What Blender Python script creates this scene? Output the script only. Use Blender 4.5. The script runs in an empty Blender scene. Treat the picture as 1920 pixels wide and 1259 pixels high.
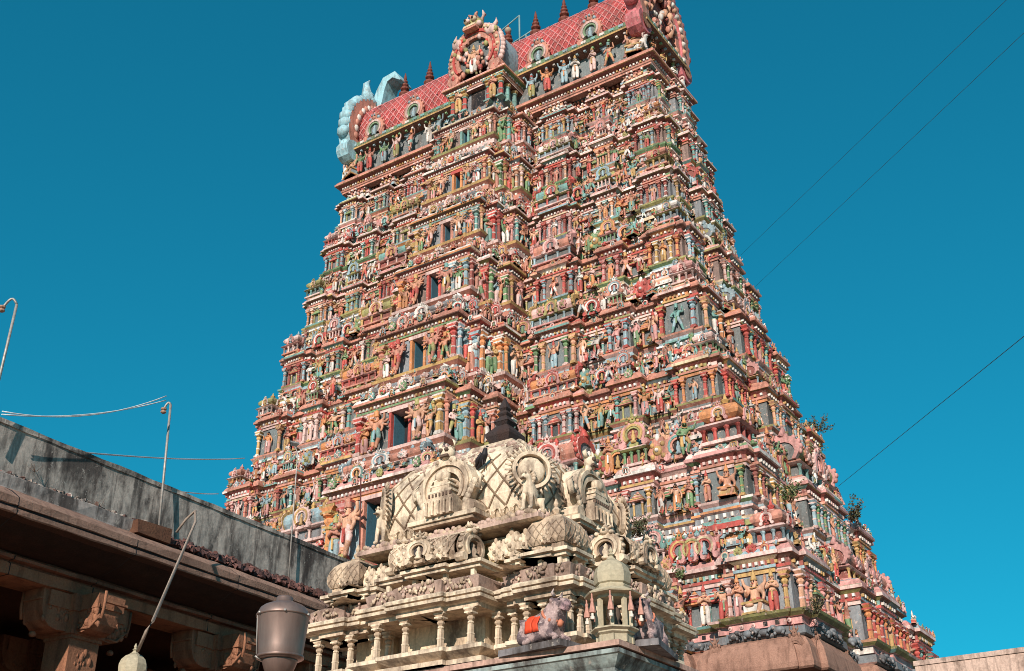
import bpy, math, random
import numpy as np
from mathutils import Vector, Matrix

random.seed(7)
RNG = np.random.default_rng(7)
SC = bpy.context.scene
COL = SC.collection

# ---------------------------------------------------------------- camera, sky, sun
YAW = -0.5824                       # the temple axes against the camera's
UX, UY = math.cos(YAW), math.sin(YAW)

def W2(a, b, z=0.0):
    """temple axes (a to the right along the fronts, b away from the camera) to world"""
    return Vector((a * UX - b * UY, a * UY + b * UX, z))

EYE = 1.6
cam_d = bpy.data.cameras.new('camera')
cam = bpy.data.objects.new('camera', cam_d)
COL.objects.link(cam)
SC.camera = cam
cam_d.sensor_width = 36.0
cam_d.lens = 36.0 * 2183.3 / 1920.0
cam_d.clip_start = 0.1
cam_d.clip_end = 3000.0
_p, _r = 0.4872, -0.0101
_f = Vector((0, math.cos(_p), math.sin(_p)))
_u0 = Vector((0, -math.sin(_p), math.cos(_p)))
_x0 = Vector((1, 0, 0))
_x = math.cos(_r) * _x0 + math.sin(_r) * _u0
_u = -math.sin(_r) * _x0 + math.cos(_r) * _u0
_m = Matrix.Identity(4)
for i in range(3):
    _m[i][0], _m[i][1], _m[i][2] = _x[i], _u[i], -_f[i]
_m[2][3] = EYE
cam.matrix_world = _m

SUN_ELEV = math.radians(24)
SUN_U, SUN_V = 0.33, -0.94          # towards the sun, in temple axes
_sd = W2(SUN_U, SUN_V).normalized()
sun_vec = Vector((_sd.x * math.cos(SUN_ELEV), _sd.y * math.cos(SUN_ELEV), math.sin(SUN_ELEV)))
sun_d = bpy.data.lights.new('sun', 'SUN')
sun_d.energy = 5.0
sun_d.angle = math.radians(0.5)
sun_d.color = (1.0, 0.87, 0.76)
sun = bpy.data.objects.new('sun', sun_d)
COL.objects.link(sun)
sun.rotation_euler = sun_vec.to_track_quat('Z', 'Y').to_euler()
sun.location = (0, -20, 60)

world = bpy.data.worlds.new('World')
SC.world = world
world.use_nodes = True
wn = world.node_tree.nodes
wl = world.node_tree.links
wn.clear()
sky = wn.new('ShaderNodeTexSky')
sky.sky_type = 'NISHITA'
sky.sun_disc = False
sky.sun_elevation = SUN_ELEV
sky.sun_rotation = math.atan2(sun_vec.x, sun_vec.y)
sky.air_density = 0.9
sky.dust_density = 0.1
sky.ozone_density = 2.0
tint = wn.new('ShaderNodeMix'); tint.data_type = 'RGBA'; tint.blend_type = 'MULTIPLY'
tint.inputs[0].default_value = 1.0
tint.inputs[7].default_value = (0.08, 1.46, 1.68, 1)
bg = wn.new('ShaderNodeBackground'); bg.inputs[1].default_value = 0.081
wo = wn.new('ShaderNodeOutputWorld')
gm = wn.new('ShaderNodeGamma'); gm.inputs[1].default_value = 0.72
wl.new(sky.outputs[0], gm.inputs[0]); wl.new(gm.outputs[0], tint.inputs[6]); wl.new(tint.outputs[2], bg.inputs[0]); wl.new(bg.outputs[0], wo.inputs[0])

SC.view_settings.view_transform = 'Standard'
SC.view_settings.look = 'None'
SC.view_settings.exposure = 0.30
SC.view_settings.gamma = 1.0
SC.cycles.max_bounces = 5
SC.cycles.diffuse_bounces = 3
SC.cycles.use_adaptive_sampling = True
SC.cycles.pixel_filter_type = 'BLACKMAN_HARRIS'
SC.cycles.filter_width = 0.95

# ---------------------------------------------------------------- materials
def new_mat(name, rough=0.7):
    m = bpy.data.materials.new(name); m.use_nodes = True
    n = m.node_tree.nodes; l = m.node_tree.links
    b = n['Principled BSDF']; b.inputs['Roughness'].default_value = rough
    if 'Specular IOR Level' in b.inputs: b.inputs['Specular IOR Level'].default_value = 0.25
    return m, n, l, b

def noise(n, l, scale, detail=5, rough=0.6, coord='Object', stretch=None):
    tc = n.new('ShaderNodeTexCoord'); t = n.new('ShaderNodeTexNoise')
    t.inputs['Scale'].default_value = scale; t.inputs['Detail'].default_value = detail
    t.inputs['Roughness'].default_value = rough
    if stretch:
        mp = n.new('ShaderNodeMapping'); mp.inputs['Scale'].default_value = stretch
        l.new(tc.outputs[coord], mp.inputs[0]); l.new(mp.outputs[0], t.inputs[0])
    else:
        l.new(tc.outputs[coord], t.inputs[0])
    return t

def ramp(n, l, src, p0, p1, c0=(0, 0, 0, 1), c1=(1, 1, 1, 1)):
    r = n.new('ShaderNodeValToRGB')
    r.color_ramp.elements[0].position = p0; r.color_ramp.elements[1].position = p1
    r.color_ramp.elements[0].color = c0; r.color_ramp.elements[1].color = c1
    l.new(src, r.inputs[0]); return r

def mixc(n, l, fac, a, b, mode='MIX'):
    m = n.new('ShaderNodeMix'); m.data_type = 'RGBA'; m.blend_type = mode
    for sock, val in ((m.inputs[0], fac), (m.inputs[6], a), (m.inputs[7], b)):
        if hasattr(val, 'is_linked') or hasattr(val, 'links'): l.new(val, sock)
        elif isinstance(val, (int, float)): sock.default_value = val
        else: sock.default_value = (*val[:3], 1)
    return m.outputs[2]

def bump(n, l, b, h, strength, dist):
    bp = n.new('ShaderNodeBump'); bp.inputs['Strength'].default_value = strength
    bp.inputs['Distance'].default_value = dist
    l.new(h, bp.inputs['Height']); l.new(bp.outputs[0], b.inputs['Normal'])

def paint_mat(name, grime=(0.09, 0.06, 0.05), amount=0.45, scale=1.6, rough=0.62, bstr=0.35, bdist=0.03, fine=14, lo=0.47, hi=0.72, stretch=(1, 1, 0.55), streak=0.0, chip=None):
    """painted plaster: the paint colour is stored per face, weathered by stains, rain streaks and chips of their own shape"""
    m, n, l, b = new_mat(name, rough)
    at = n.new('ShaderNodeAttribute'); at.attribute_name = 'paint'
    t1 = noise(n, l, scale, 8, 0.65, stretch=stretch); t2 = noise(n, l, fine, 6, 0.7)
    def part(src, p0, p1, k):
        r = ramp(n, l, src, p0, p1); q = n.new('ShaderNodeMath'); q.operation = 'MULTIPLY'; q.inputs[1].default_value = k
        l.new(r.outputs[0], q.inputs[0]); return q.outputs[0]
    c = mixc(n, l, part(t1.outputs[0], lo, hi, amount), at.outputs[0], grime)
    if streak:
        t3 = noise(n, l, scale * 2.2, 6, 0.6, stretch=(1.7, 1.7, 0.16))
        c = mixc(n, l, part(t3.outputs[0], 0.5, 0.66, streak), c, tuple(g * .8 for g in grime))
    if chip:
        t4 = noise(n, l, scale * 5, 4, 0.7)
        c = mixc(n, l, part(t4.outputs[0], 0.60, 0.66, .75), c, chip)
    r2 = ramp(n, l, t2.outputs[0], 0.3, 0.7, (0.70, 0.70, 0.70, 1), (1.14, 1.12, 1.1, 1))
    c = mixc(n, l, 1.0, c, r2.outputs[0], 'MULTIPLY')
    l.new(c, b.inputs['Base Color'])
    bump(n, l, b, t2.outputs[0], bstr, bdist)
    return m

MAT = {}
MAT['paint'] = paint_mat('painted_stucco', amount=0.6, streak=.45, chip=(.55, .42, .36), lo=.44, hi=.68)
MAT['lime'] = paint_mat('weathered_limewash', grime=(0.13, 0.085, 0.065), amount=0.8, scale=2.6, rough=0.8, bstr=0.5, bdist=0.012, fine=22, lo=.48, hi=.64, streak=.5)
MAT['stone'] = paint_mat('granite', grime=(0.07, 0.03, 0.02), amount=0.6, scale=1.3, rough=0.85, bstr=0.8, bdist=0.03, fine=26, streak=.4)
MAT['plain'] = paint_mat('plain_paint', amount=0.3, scale=2.0, bstr=0.15, bdist=0.01)
# ---------------------------------------------------------------- palette (base colours, linear)
PC = dict(salmon=(.60, .25, .18), pink=(.68, .33, .32), rose=(.75, .52, .48), orange=(.68, .27, .09), red=(.52, .05, .045),
          turq=(.12, .40, .38), sky=(.26, .46, .54), green=(.10, .30, .13), olive=(.32, .34, .11), gold=(.58, .37, .12),
          white=(.78, .73, .68), teal=(.085, .16, .18), slate=(.17, .24, .28), brown=(.17, .07, .05), maroon=(.26, .05, .045),
          cream=(.72, .58, .38), dark=(.012, .011, .012), peach=(.74, .40, .25), flesh=(.66, .30, .18), lilac=(.62, .36, .42), taupe=(.19, .15, .14))
DUST = np.array((.50, .30, .24))
for k in PC: PC[k] = np.array(PC[k]) * (.79 if k not in ('dark', 'white', 'rose') else 1.02) + DUST * (.17 if k not in ('dark', 'white', 'rose') else 0)

def pick(names, jit=0.1):
    c = PC[random.choice(names.split()) if isinstance(names, str) else random.choice(names)]
    return np.clip(c * (1 + random.uniform(-jit, jit)), 0, .9)

# ---------------------------------------------------------------- mesh templates: (verts, [(faces k*m, slots k, smooth)])
def rot(az, tilt=0.0):
    c, s = math.cos(az), math.sin(az)
    R = np.array([[c, -s, 0], [s, c, 0], [0, 0, 1.]])
    if tilt:
        ct, st = math.cos(tilt), math.sin(tilt)
        R = R @ np.array([[1, 0, 0], [0, ct, -st], [0, st, ct]])
    return R

class T:
    """a template: several primitives gathered with a colour slot for each face"""
    def __init__(s):
        s.v = []; s.f = []; s.n = 0
    def raw(s, V, F, slot=0, smooth=False):
        V = np.asarray(V, float); F = np.asarray(F, int)
        sl = np.full(len(F), slot) if np.isscalar(slot) else np.asarray(slot, int)
        s.v.append(V); s.f.append((F + s.n, sl, smooth)); s.n += len(V); return s
    def verts(s): return np.concatenate(s.v)
    def add(s, t, R=None, tr=(0, 0, 0), sc=1.0, slots=None):
        V = t.verts() * np.asarray(sc)
        if R is not None: V = V @ R.T
        V = V + np.asarray(tr); n0 = s.n
        s.v.append(V); s.n += len(V)
        for F, sl, sm in t.f:
            s.f.append((F + n0, sl if slots is None else np.asarray(slots)[sl], sm))
        return s
    def box(s, x0, x1, y0, y1, z0, z1, slot=0):
        V = [(x, y, z) for z in (z0, z1) for y in (y0, y1) for x in (x0, x1)]
        return s.raw(V, [(0, 2, 3, 1), (4, 5, 7, 6), (0, 1, 5, 4), (2, 6, 7, 3), (0, 4, 6, 2), (1, 3, 7, 5)], slot)
    def frust(s, cx, cy, hx0, hy0, z0, hx1, hy1, z1, slot=0):
        V = [(cx + a * hx, cy + b * hy, z) for z, hx, hy in ((z0, hx0, hy0), (z1, hx1, hy1)) for b in (-1, 1) for a in (-1, 1)]
        return s.raw(V, [(0, 2, 3, 1), (4, 5, 7, 6), (0, 1, 5, 4), (2, 6, 7, 3), (0, 4, 6, 2), (1, 3, 7, 5)], slot)
    def lathe(s, prof, n=8, slots=0, c=(0, 0, 0), smooth=False, sx=1, sy=1, phase=0.5, square=False):
        m = len(prof); V = []
        for r, z in prof:
            for k in range(n):
                a = 2 * math.pi * (k + phase) / n
                V.append((c[0] + sx * r * math.cos(a), c[1] + sy * r * math.sin(a), c[2] + z))
        F = []; S = []
        for i in range(m - 1):
            for k in range(n):
                k2 = (k + 1) % n
                F.append((i * n + k, i * n + k2, (i + 1) * n + k2, (i + 1) * n + k))
                S.append(slots if np.isscalar(slots) else slots[i])
        s.raw(V, F, S, smooth)
        b = s.n - len(V)
        for base, rev in ((b, True), (b + (m - 1) * n, False)):
            i0 = 0 if rev else m - 1
            if prof[i0][0] > 1e-4:
                idx = list(range(base, base + n))
                if rev: idx.reverse()
                sl = slots if np.isscalar(slots) else slots[0 if rev else -1]
                s.f.append((np.array([idx]), np.array([sl]), False))
        return s
    def ball(s, c, r, slot=0, n=8, m=5, sc=(1, 1, 1)):
        pr = [(max(1e-5, math.sin(math.pi * i / m)) * r, -math.cos(math.pi * i / m) * r * sc[2]) for i in range(m + 1)]
        return s.lathe(pr, n, slot, c, True, sc[0], sc[1])
    def tube(s, pts, rad, n=6, slot=0, smooth=True, cap=True):
        P = [np.array(p, float) for p in pts]; V = []
        if np.isscalar(rad): rad = [rad] * len(P)
        up = np.array([0.31, 0.17, 0.93])
        for i, p in enumerate(P):
            d = P[min(i + 1, len(P) - 1)] - P[max(i - 1, 0)]; d /= (np.linalg.norm(d) + 1e-9)
            a = np.cross(d, up)
            if np.linalg.norm(a) < 1e-3: a = np.cross(d, (1, 0, 0))
            a /= np.linalg.norm(a); b = np.cross(d, a)
            for k in range(n):
                t = 2 * math.pi * k / n; V.append(p + rad[i] * (math.cos(t) * a + math.sin(t) * b))
        F = [(i * n + k, i * n + (k + 1) % n, (i + 1) * n + (k + 1) % n, (i + 1) * n + k) for i in range(len(P) - 1) for k in range(n)]
        s.raw(V, F, slot, smooth); b0 = s.n - len(V)
        if cap:
            s.f.append((np.array([list(range(b0 + n - 1, b0 - 1, -1))]), np.array([slot]), False))
            e = b0 + (len(P) - 1) * n
            s.f.append((np.array([list(range(e, e + n))]), np.array([slot]), False))
        return s
    def prism(s, poly, y0, y1, slot=0, side=None):
        """outline in x,z extruded from y0 (front) to y1 (back)"""
        n = len(poly); side = slot if side is None else side
        V = [(x, y0, z) for x, z in poly] + [(x, y1, z) for x, z in poly]
        F = [(i, n + i, n + (i + 1) % n, (i + 1) % n) for i in range(n)]
        s.raw(V, F, side); b = s.n - 2 * n
        s.f.append((np.array([list(range(b, b + n))]), np.array([slot]), False))
        s.f.append((np.array([list(range(b + 2 * n - 1, b + n - 1, -1))]), np.array([slot]), False))
        return s
    def ring(s, outer, inner, y0, y1, slot=0, side=None):
        """a band between two matching outlines (open), extruded in depth"""
        n = len(outer); side = slot if side is None else side
        V = [(x, y, z) for y in (y0, y1) for L in (outer, inner) for x, z in L]
        F = []; S = []
        for i in range(n - 1):
            o, a = i, n + i
            F += [(a, a + 1, o + 1, o), (o + 2 * n, o + 1 + 2 * n, a + 1 + 2 * n, a + 2 * n),
                  (o, o + 1, o + 1 + 2 * n, o + 2 * n), (a + 2 * n, a + 1 + 2 * n, a + 1, a)]
            S += [slot, slot, side, side]
        F += [(0, 2 * n, 3 * n, n), (n - 1, 2 * n - 1, 4 * n - 1, 3 * n - 1)]; S += [side, side]
        return s.raw(V, F, S)

class MB:
    """collects geometry with a paint colour for each face and links it as ONE mesh object"""
    def __init__(s):
        s.v = []; s.g = []; s.n = 0
    def add(s, t, pal, R=None, tr=(0, 0, 0), sc=1.0):
        V = t.verts() * np.asarray(sc)
        if R is not None: V = V @ R.T
        s.v.append(V + np.asarray(tr)); pal = np.asarray(pal, float).reshape(-1, 3)
        for F, sl, sm in t.f: s.g.append((F + s.n, pal[np.minimum(sl, len(pal) - 1)], sm))
        s.n += len(V); return s
    def build(s, name, mat, parent=None, origin=(0, 0, 0), loc=None, az=0.0):
        V = np.concatenate(s.v) - np.asarray(origin)
        by = {}
        for F, c, sm in s.g:
            by.setdefault((F.shape[1], sm), []).append((F, c))
        loops = []; starts = []; cols = []; smo = []; pos = 0
        for (m, sm), L in by.items():
            F = np.concatenate([a for a, _ in L]); c = np.concatenate([b for _, b in L])
            loops.append(F.ravel()); starts.append(pos + np.arange(len(F)) * m); pos += F.size
            cols.append(c); smo.append(np.full(len(F), sm))
        loops = np.concatenate(loops); starts = np.concatenate(starts); cols = np.concatenate(cols); smo = np.concatenate(smo)
        me = bpy.data.meshes.new(name)
        me.vertices.add(len(V)); me.vertices.foreach_set('co', V.astype(np.float32).ravel())
        me.loops.add(len(loops)); me.loops.foreach_set('vertex_index', loops.astype(np.int32))
        me.polygons.add(len(starts)); me.polygons.foreach_set('loop_start', starts.astype(np.int32))
        me.update(calc_edges=True)
        me.polygons.foreach_set('use_smooth', smo.astype(bool))
        at = me.attributes.new('paint', 'FLOAT_COLOR', 'FACE')
        at.data.foreach_set('color', np.concatenate([cols, np.ones((len(cols), 1))], 1).astype(np.float32).ravel())
        me.materials.append(MAT[mat] if isinstance(mat, str) else mat)
        o = bpy.data.objects.new(name, me); COL.objects.link(o)
        o.location = origin if loc is None else loc
        o.rotation_euler.z = az
        if parent is not None: o.parent = parent
        return o

def tag(o, label, cat, group=None, kind=None):
    if label: o['label'] = label
    if cat: o['category'] = cat
    if group: o['group'] = group
    if kind: o['kind'] = kind
    return o

def root(name, a, b, z=0.0, az=0.0):
    """an Empty at a thing's base, turned with the temple"""
    o = bpy.data.objects.new(name, None); COL.objects.link(o)
    o.location = W2(a, b, z); o.rotation_euler.z = YAW + az
    o.empty_display_size = 0.5
    return o

def sweep(plan, prof, cols, mb, close_top=False, vary=0.0, names='salmon rose pink white cream gold olive turq turq orange peach red sky sky green white rose'):
    """a moulding: profile of (outward offset, z) carried round a rectilinear plan with mitred corners"""
    P = np.asarray(plan, float); n = len(P)
    d = np.roll(P, -1, 0) - P; d /= np.linalg.norm(d, axis=1)[:, None] + 1e-12
    nr = np.stack([d[:, 1], -d[:, 0]], 1); pn = np.roll(nr, 1, 0)
    mi = nr + pn; mi /= (1 + np.sum(nr * pn, 1))[:, None] + 1e-9
    V = []
    for o, z in prof: V.append(np.concatenate([P + mi * o, np.full((n, 1), z)], 1))
    t = T(); k = np.arange(n); k2 = (k + 1) % n; F = []; S = []
    for i in range(len(prof) - 1):
        F.append(np.stack([i * n + k, i * n + k2, (i + 1) * n + k2, (i + 1) * n + k], 1)); S.append(np.full(n, i))
    t.raw(np.concatenate(V), np.concatenate(F), np.concatenate(S))
    if close_top:
        t.f.append((np.array([list((len(prof) - 1) * n + k)]), np.array([len(prof) - 2]), False))
    if vary:                                   # each bay was repainted in its own colours
        m_ = len(prof) - 1; full = []
        for i in range(m_):
            base = np.asarray(cols[min(i, len(cols) - 1)], float)
            for j in range(n): full.append(pick(names) if random.random() < vary else base * random.uniform(.8, 1.18))
        F = np.concatenate(F); t.f[0] = (F, np.arange(m_ * n), False); mb.add(t, np.clip(full, 0, .9))
    else: mb.add(t, cols)
# ---------------------------------------------------------------- sculpted figures: one skinned surface for each pose
# slots: 0 skin, 1 lower garment, 2 crown/gold, 3 second garment, 4 dark, 5 light
def skin_body(joints, bones, level=1):
    """joints name:(x,y,z,r); bones (a,b,slot). Returns a template of the grown surface, coloured by nearest bone."""
    names = list(joints); ix = {n: i for i, n in enumerate(names)}
    me = bpy.data.meshes.new('figure'); me.from_pydata([joints[n][:3] for n in names], [(ix[a], ix[b]) for a, b, _ in bones], [])
    o = bpy.data.objects.new('figure', me); COL.objects.link(o)
    sk = o.modifiers.new('skin', 'SKIN'); sk.use_smooth_shade = True
    for i, n in enumerate(names):
        me.skin_vertices[0].data[i].radius = (joints[n][3],) * 2
        me.skin_vertices[0].data[i].use_root = i == 0
    if level:
        sb = o.modifiers.new('sub', 'SUBSURF'); sb.levels = level; sb.render_levels = level
    dg = bpy.context.evaluated_depsgraph_get(); ev = o.evaluated_get(dg); m2 = ev.to_mesh()
    V = np.array([v.co[:] for v in m2.vertices]); byn = {}
    for p in m2.polygons: byn.setdefault(len(p.vertices), []).append(list(p.vertices))
    ev.to_mesh_clear(); bpy.data.objects.remove(o); bpy.data.meshes.remove(me)
    A = np.array([joints[a][:3] for a, b, _ in bones], float); B = np.array([joints[b][:3] for a, b, _ in bones], float)
    rr = np.array([(joints[a][3] + joints[b][3]) / 2 for a, b, _ in bones]); S = np.array([s for _, _, s in bones])
    t = T(); first = True
    for m, F in byn.items():
        F = np.array(F); c = V[F].mean(1)
        ab = B - A; tt = np.clip(np.einsum('fbk,bk->fb', c[:, None] - A, ab) / (np.sum(ab * ab, 1) + 1e-9), 0, 1)
        dd = np.linalg.norm(c[:, None] - (A + tt[..., None] * ab), axis=2) - rr
        sl = S[np.argmin(dd, 1)]
        if first: t.raw(V, F, sl, True); first = False
        else: t.f.append((F, sl, True))
    return t

def human(arms, legs='stand', skirt=False, bulk=1.15, head=(0, 0), extra_arms=(), sway=0.0, crown='cone', level=1, lean=0.0):
    """standing / striding / seated figure, height about 1, facing -y. arms: two (elbow, hand) pairs for left (x>0), right"""
    zs = 0.0 if legs != 'sit' else -0.26
    s = sway
    J = {'pelvis': (s, 0, .52 + zs, .075), 'belly': (s * .6, -.005, .60 + zs, .066), 'chest': (lean * .5, -.005, .70 + zs, .088), 'neck': (lean, 0, .815 + zs, .036),
         'head': (lean + head[0], -.012 + head[1], .885 + zs, .058), 'top': (lean + head[0], -.005 + head[1], .935 + zs, .046)}
    Bn = [('pelvis', 'belly', 0), ('belly', 'chest', 0), ('chest', 'neck', 0), ('neck', 'head', 0), ('head', 'top', 0)]
    for sd, (el, ha) in zip((1, -1), arms):
        q = 'l' if sd > 0 else 'r'
        J['sh' + q] = (lean * .8 + sd * .115, 0, .765 + zs, .044); J['el' + q] = (lean * .5 + sd * el[0], el[1], el[2] + zs, .033)
        J['wr' + q] = (lean * .5 + sd * ha[0], ha[1], ha[2] + zs, .025)
        dv = np.array(J['wr' + q][:3]) - np.array(J['el' + q][:3]); dv = dv / (np.linalg.norm(dv) + 1e-6) * .05
        J['ha' + q] = (*(np.array(J['wr' + q][:3]) + dv), .027)
        Bn += [('chest', 'sh' + q, 0), ('sh' + q, 'el' + q, 0), ('el' + q, 'wr' + q, 0), ('wr' + q, 'ha' + q, 0)]
    for i, (sd, el, ha) in enumerate(extra_arms):
        q = 'x%d' % i
        J['e' + q] = (sd * el[0], el[1], el[2] + zs, .028); J['h' + q] = (sd * ha[0], ha[1], ha[2] + zs, .027)
        Bn += [('sh' + ('l' if sd > 0 else 'r'), 'e' + q, 0), ('e' + q, 'h' + q, 0)]
    LP = {'stand': [((.062, 0, .49), (.066, -.015, .28), (.066, .0, .05), (.085, -.075, .022))] * 2,
          'dance': [((.062, 0, .49), (.15, -.09, .34), (.05, -.06, .10), (.10, -.12, .05)), ((.062, 0, .49), (.07, -.03, .28), (.06, 0, .05), (.08, -.07, .022))],
          'stride': [((.065, 0, .48), (.15, -.05, .28), (.20, .0, .05), (.24, -.06, .022)), ((.065, 0, .48), (.12, -.02, .27), (.20, .02, .05), (.23, -.05, .022))],
          'sit': [((.07, -.02, .49), (.17, -.14, .47), (.10, -.17, .27), (.11, -.22, .25)), ((.07, -.02, .49), (.16, -.15, .44), (.02, -.17, .43), (-.03, -.18, .43))]}[legs]
    for sd, (hi, kn, an, to) in zip((1, -1), LP):
        q = 'l' if sd > 0 else 'r'; w = 1.25 if skirt else 1.0
        J['hi' + q] = (s + sd * hi[0], hi[1], hi[2] + zs, .062 * w); J['kn' + q] = (s * .7 + sd * kn[0], kn[1], kn[2] + zs, .050 * w * (1.1 if skirt else 1))
        J['an' + q] = (sd * an[0], an[1], an[2] + zs, .036 * (1.5 if skirt else 1)); J['to' + q] = (sd * to[0], to[1], to[2] + zs, .024)
        g = 1
        Bn += [('pelvis', 'hi' + q, g), ('hi' + q, 'kn' + q, g), ('kn' + q, 'an' + q, g if skirt else 0), ('an' + q, 'to' + q, 0)]
    J = {k: (v[0], v[1], v[2], v[3] * bulk) for k, v in J.items()}
    t = skin_body(J, Bn, level)
    hx, hy, hz = J['head'][:3]
    if crown == 'cone':
        t.lathe([(.066, 0), (.07, .025), (.058, .05), (.05, .09), (.034, .14), (.018, .19), (.022, .205), (.004, .23)], 8, 2, (hx, hy, hz + .03), True)
    elif crown == 'bun':
        t.ball((hx, hy + .02, hz + .075), .05, 4, 7, 4); t.lathe([(.068, 0), (.066, .03)], 8, 4, (hx, hy + .006, hz + .01))
    elif crown == 'tall':
        t.lathe([(.07, 0), (.075, .03), (.06, .04), (.066, .1), (.075, .15), (.03, .18), (.005, .21)], 8, 2, (hx, hy, hz + .03), True)
    # face: eyes, nose, mouth, ears, ear rings
    fy = hy - .058 * bulk
    for sd in (-1, 1):
        t.ball((hx + sd * .024, fy + .004, hz + .008), .0125, 4, 5, 3); t.ball((hx + sd * .066, hy, hz - .005), .016, 0, 5, 3, (.6, 1, 1.4))
        t.ball((hx + sd * .07, hy, hz - .045), .017, 2, 5, 3)
    t.ball((hx, fy - .004, hz - .008), .0125, 0, 5, 3, (1, 1, 1.6)); t.box(hx - .018, hx + .018, fy - .001, fy + .012, hz - .034, hz - .026, 1)
    # necklace, girdle, garland
    cz = J['chest'][2]
    t.tube([(lean * .7 + .085 * math.cos(a), -.02 + .085 * math.sin(a), .79 + zs - .03 * max(0, -math.sin(a))) for a in np.linspace(0, 2 * math.pi, 9)], .012, 4, 2, cap=False)
    t.tube([(s + .098 * math.cos(a), .098 * math.sin(a) * .95, .545 + zs) for a in np.linspace(0, 2 * math.pi, 9)], .019, 4, 2, cap=False)
    if legs != 'sit':
        t.box(s - .022, s + .022, -.105, -.075, .30, .54, 3)
    return t

UPL = ((.21, -.01, .64), (.15, -.08, .55))
def figures(lv=1):
    F = {}
    def hm(*a, **k): k['level'] = lv; return human(*a, **k)
    F['greeting figure'] = hm((((.17, -.03, .62), (.02, -.13, .68)), ((.17, -.03, .62), (.02, -.13, .68))), 'stand', True, crown='cone')
    F['attendant'] = hm((((.19, 0, .62), (.20, -.06, .47)), ((.20, -.02, .63), (.17, -.1, .76))), 'stand', True, sway=.02, crown='bun')
    F['guard'] = hm((((.25, -.02, .70), (.22, -.05, .92)), ((.22, -.03, .62), (.12, -.13, .56))), 'stride', False, 1.2, crown='tall')
    F['dancer'] = hm((((.24, -.02, .74), (.30, -.06, .9)), ((.22, -.03, .60), (.02, -.12, .55))), 'dance', False, 1.12, sway=-.02, crown='cone', lean=.02)
    xa = [(sd, (.22, .01, .86), (.24, -.03, 1.0)) for sd in (1, -1)] + [(sd, (.26, .02, .77), (.36, -.02, .82)) for sd in (1, -1)] + [(sd, (.26, .01, .68), (.36, -.05, .64)) for sd in (1, -1)]
    F['many armed guardian'] = hm((((.20, -.03, .62), (.22, -.1, .50)), ((.20, -.04, .62), (.08, -.14, .60))), 'dance', False, 1.28, extra_arms=xa, crown='tall')
    F['four armed deity'] = hm((((.19, -.02, .62), (.16, -.1, .70)), ((.19, -.02, .62), (.17, -.08, .48))), 'stand', True, 1.18, extra_arms=xa[:2], crown='cone')
    sit = hm((((.19, -.03, .62), (.20, -.12, .50)), ((.19, -.04, .62), (.14, -.12, .70))), 'sit', False, 1.2, extra_arms=xa[:2], crown='cone')
    sit.box(-.2, .2, -.16, .12, 0, .22, 3); sit.box(-.23, .23, -.2, .13, .19, .235, 2); sit.box(-.23, .23, -.19, .13, 0, .04, 2)
    F['seated deity'] = sit
    sit2 = hm((((.19, -.03, .60), (.10, -.12, .55)), ((.19, -.04, .62), (.05, -.13, .66))), 'sit', True, 1.2, crown='bun')
    sit2.lathe([(.22, 0), (.24, .05), (.18, .10), (.22, .2), (.21, .23)], 8, 3)
    F['seated attendant'] = sit2
    F['bearer'] = hm((((.20, .0, .84), (.10, -.02, .99)), ((.20, .0, .84), (.10, -.02, .99))), 'stride', False, 1.25, crown='bun')
    return F

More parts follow.
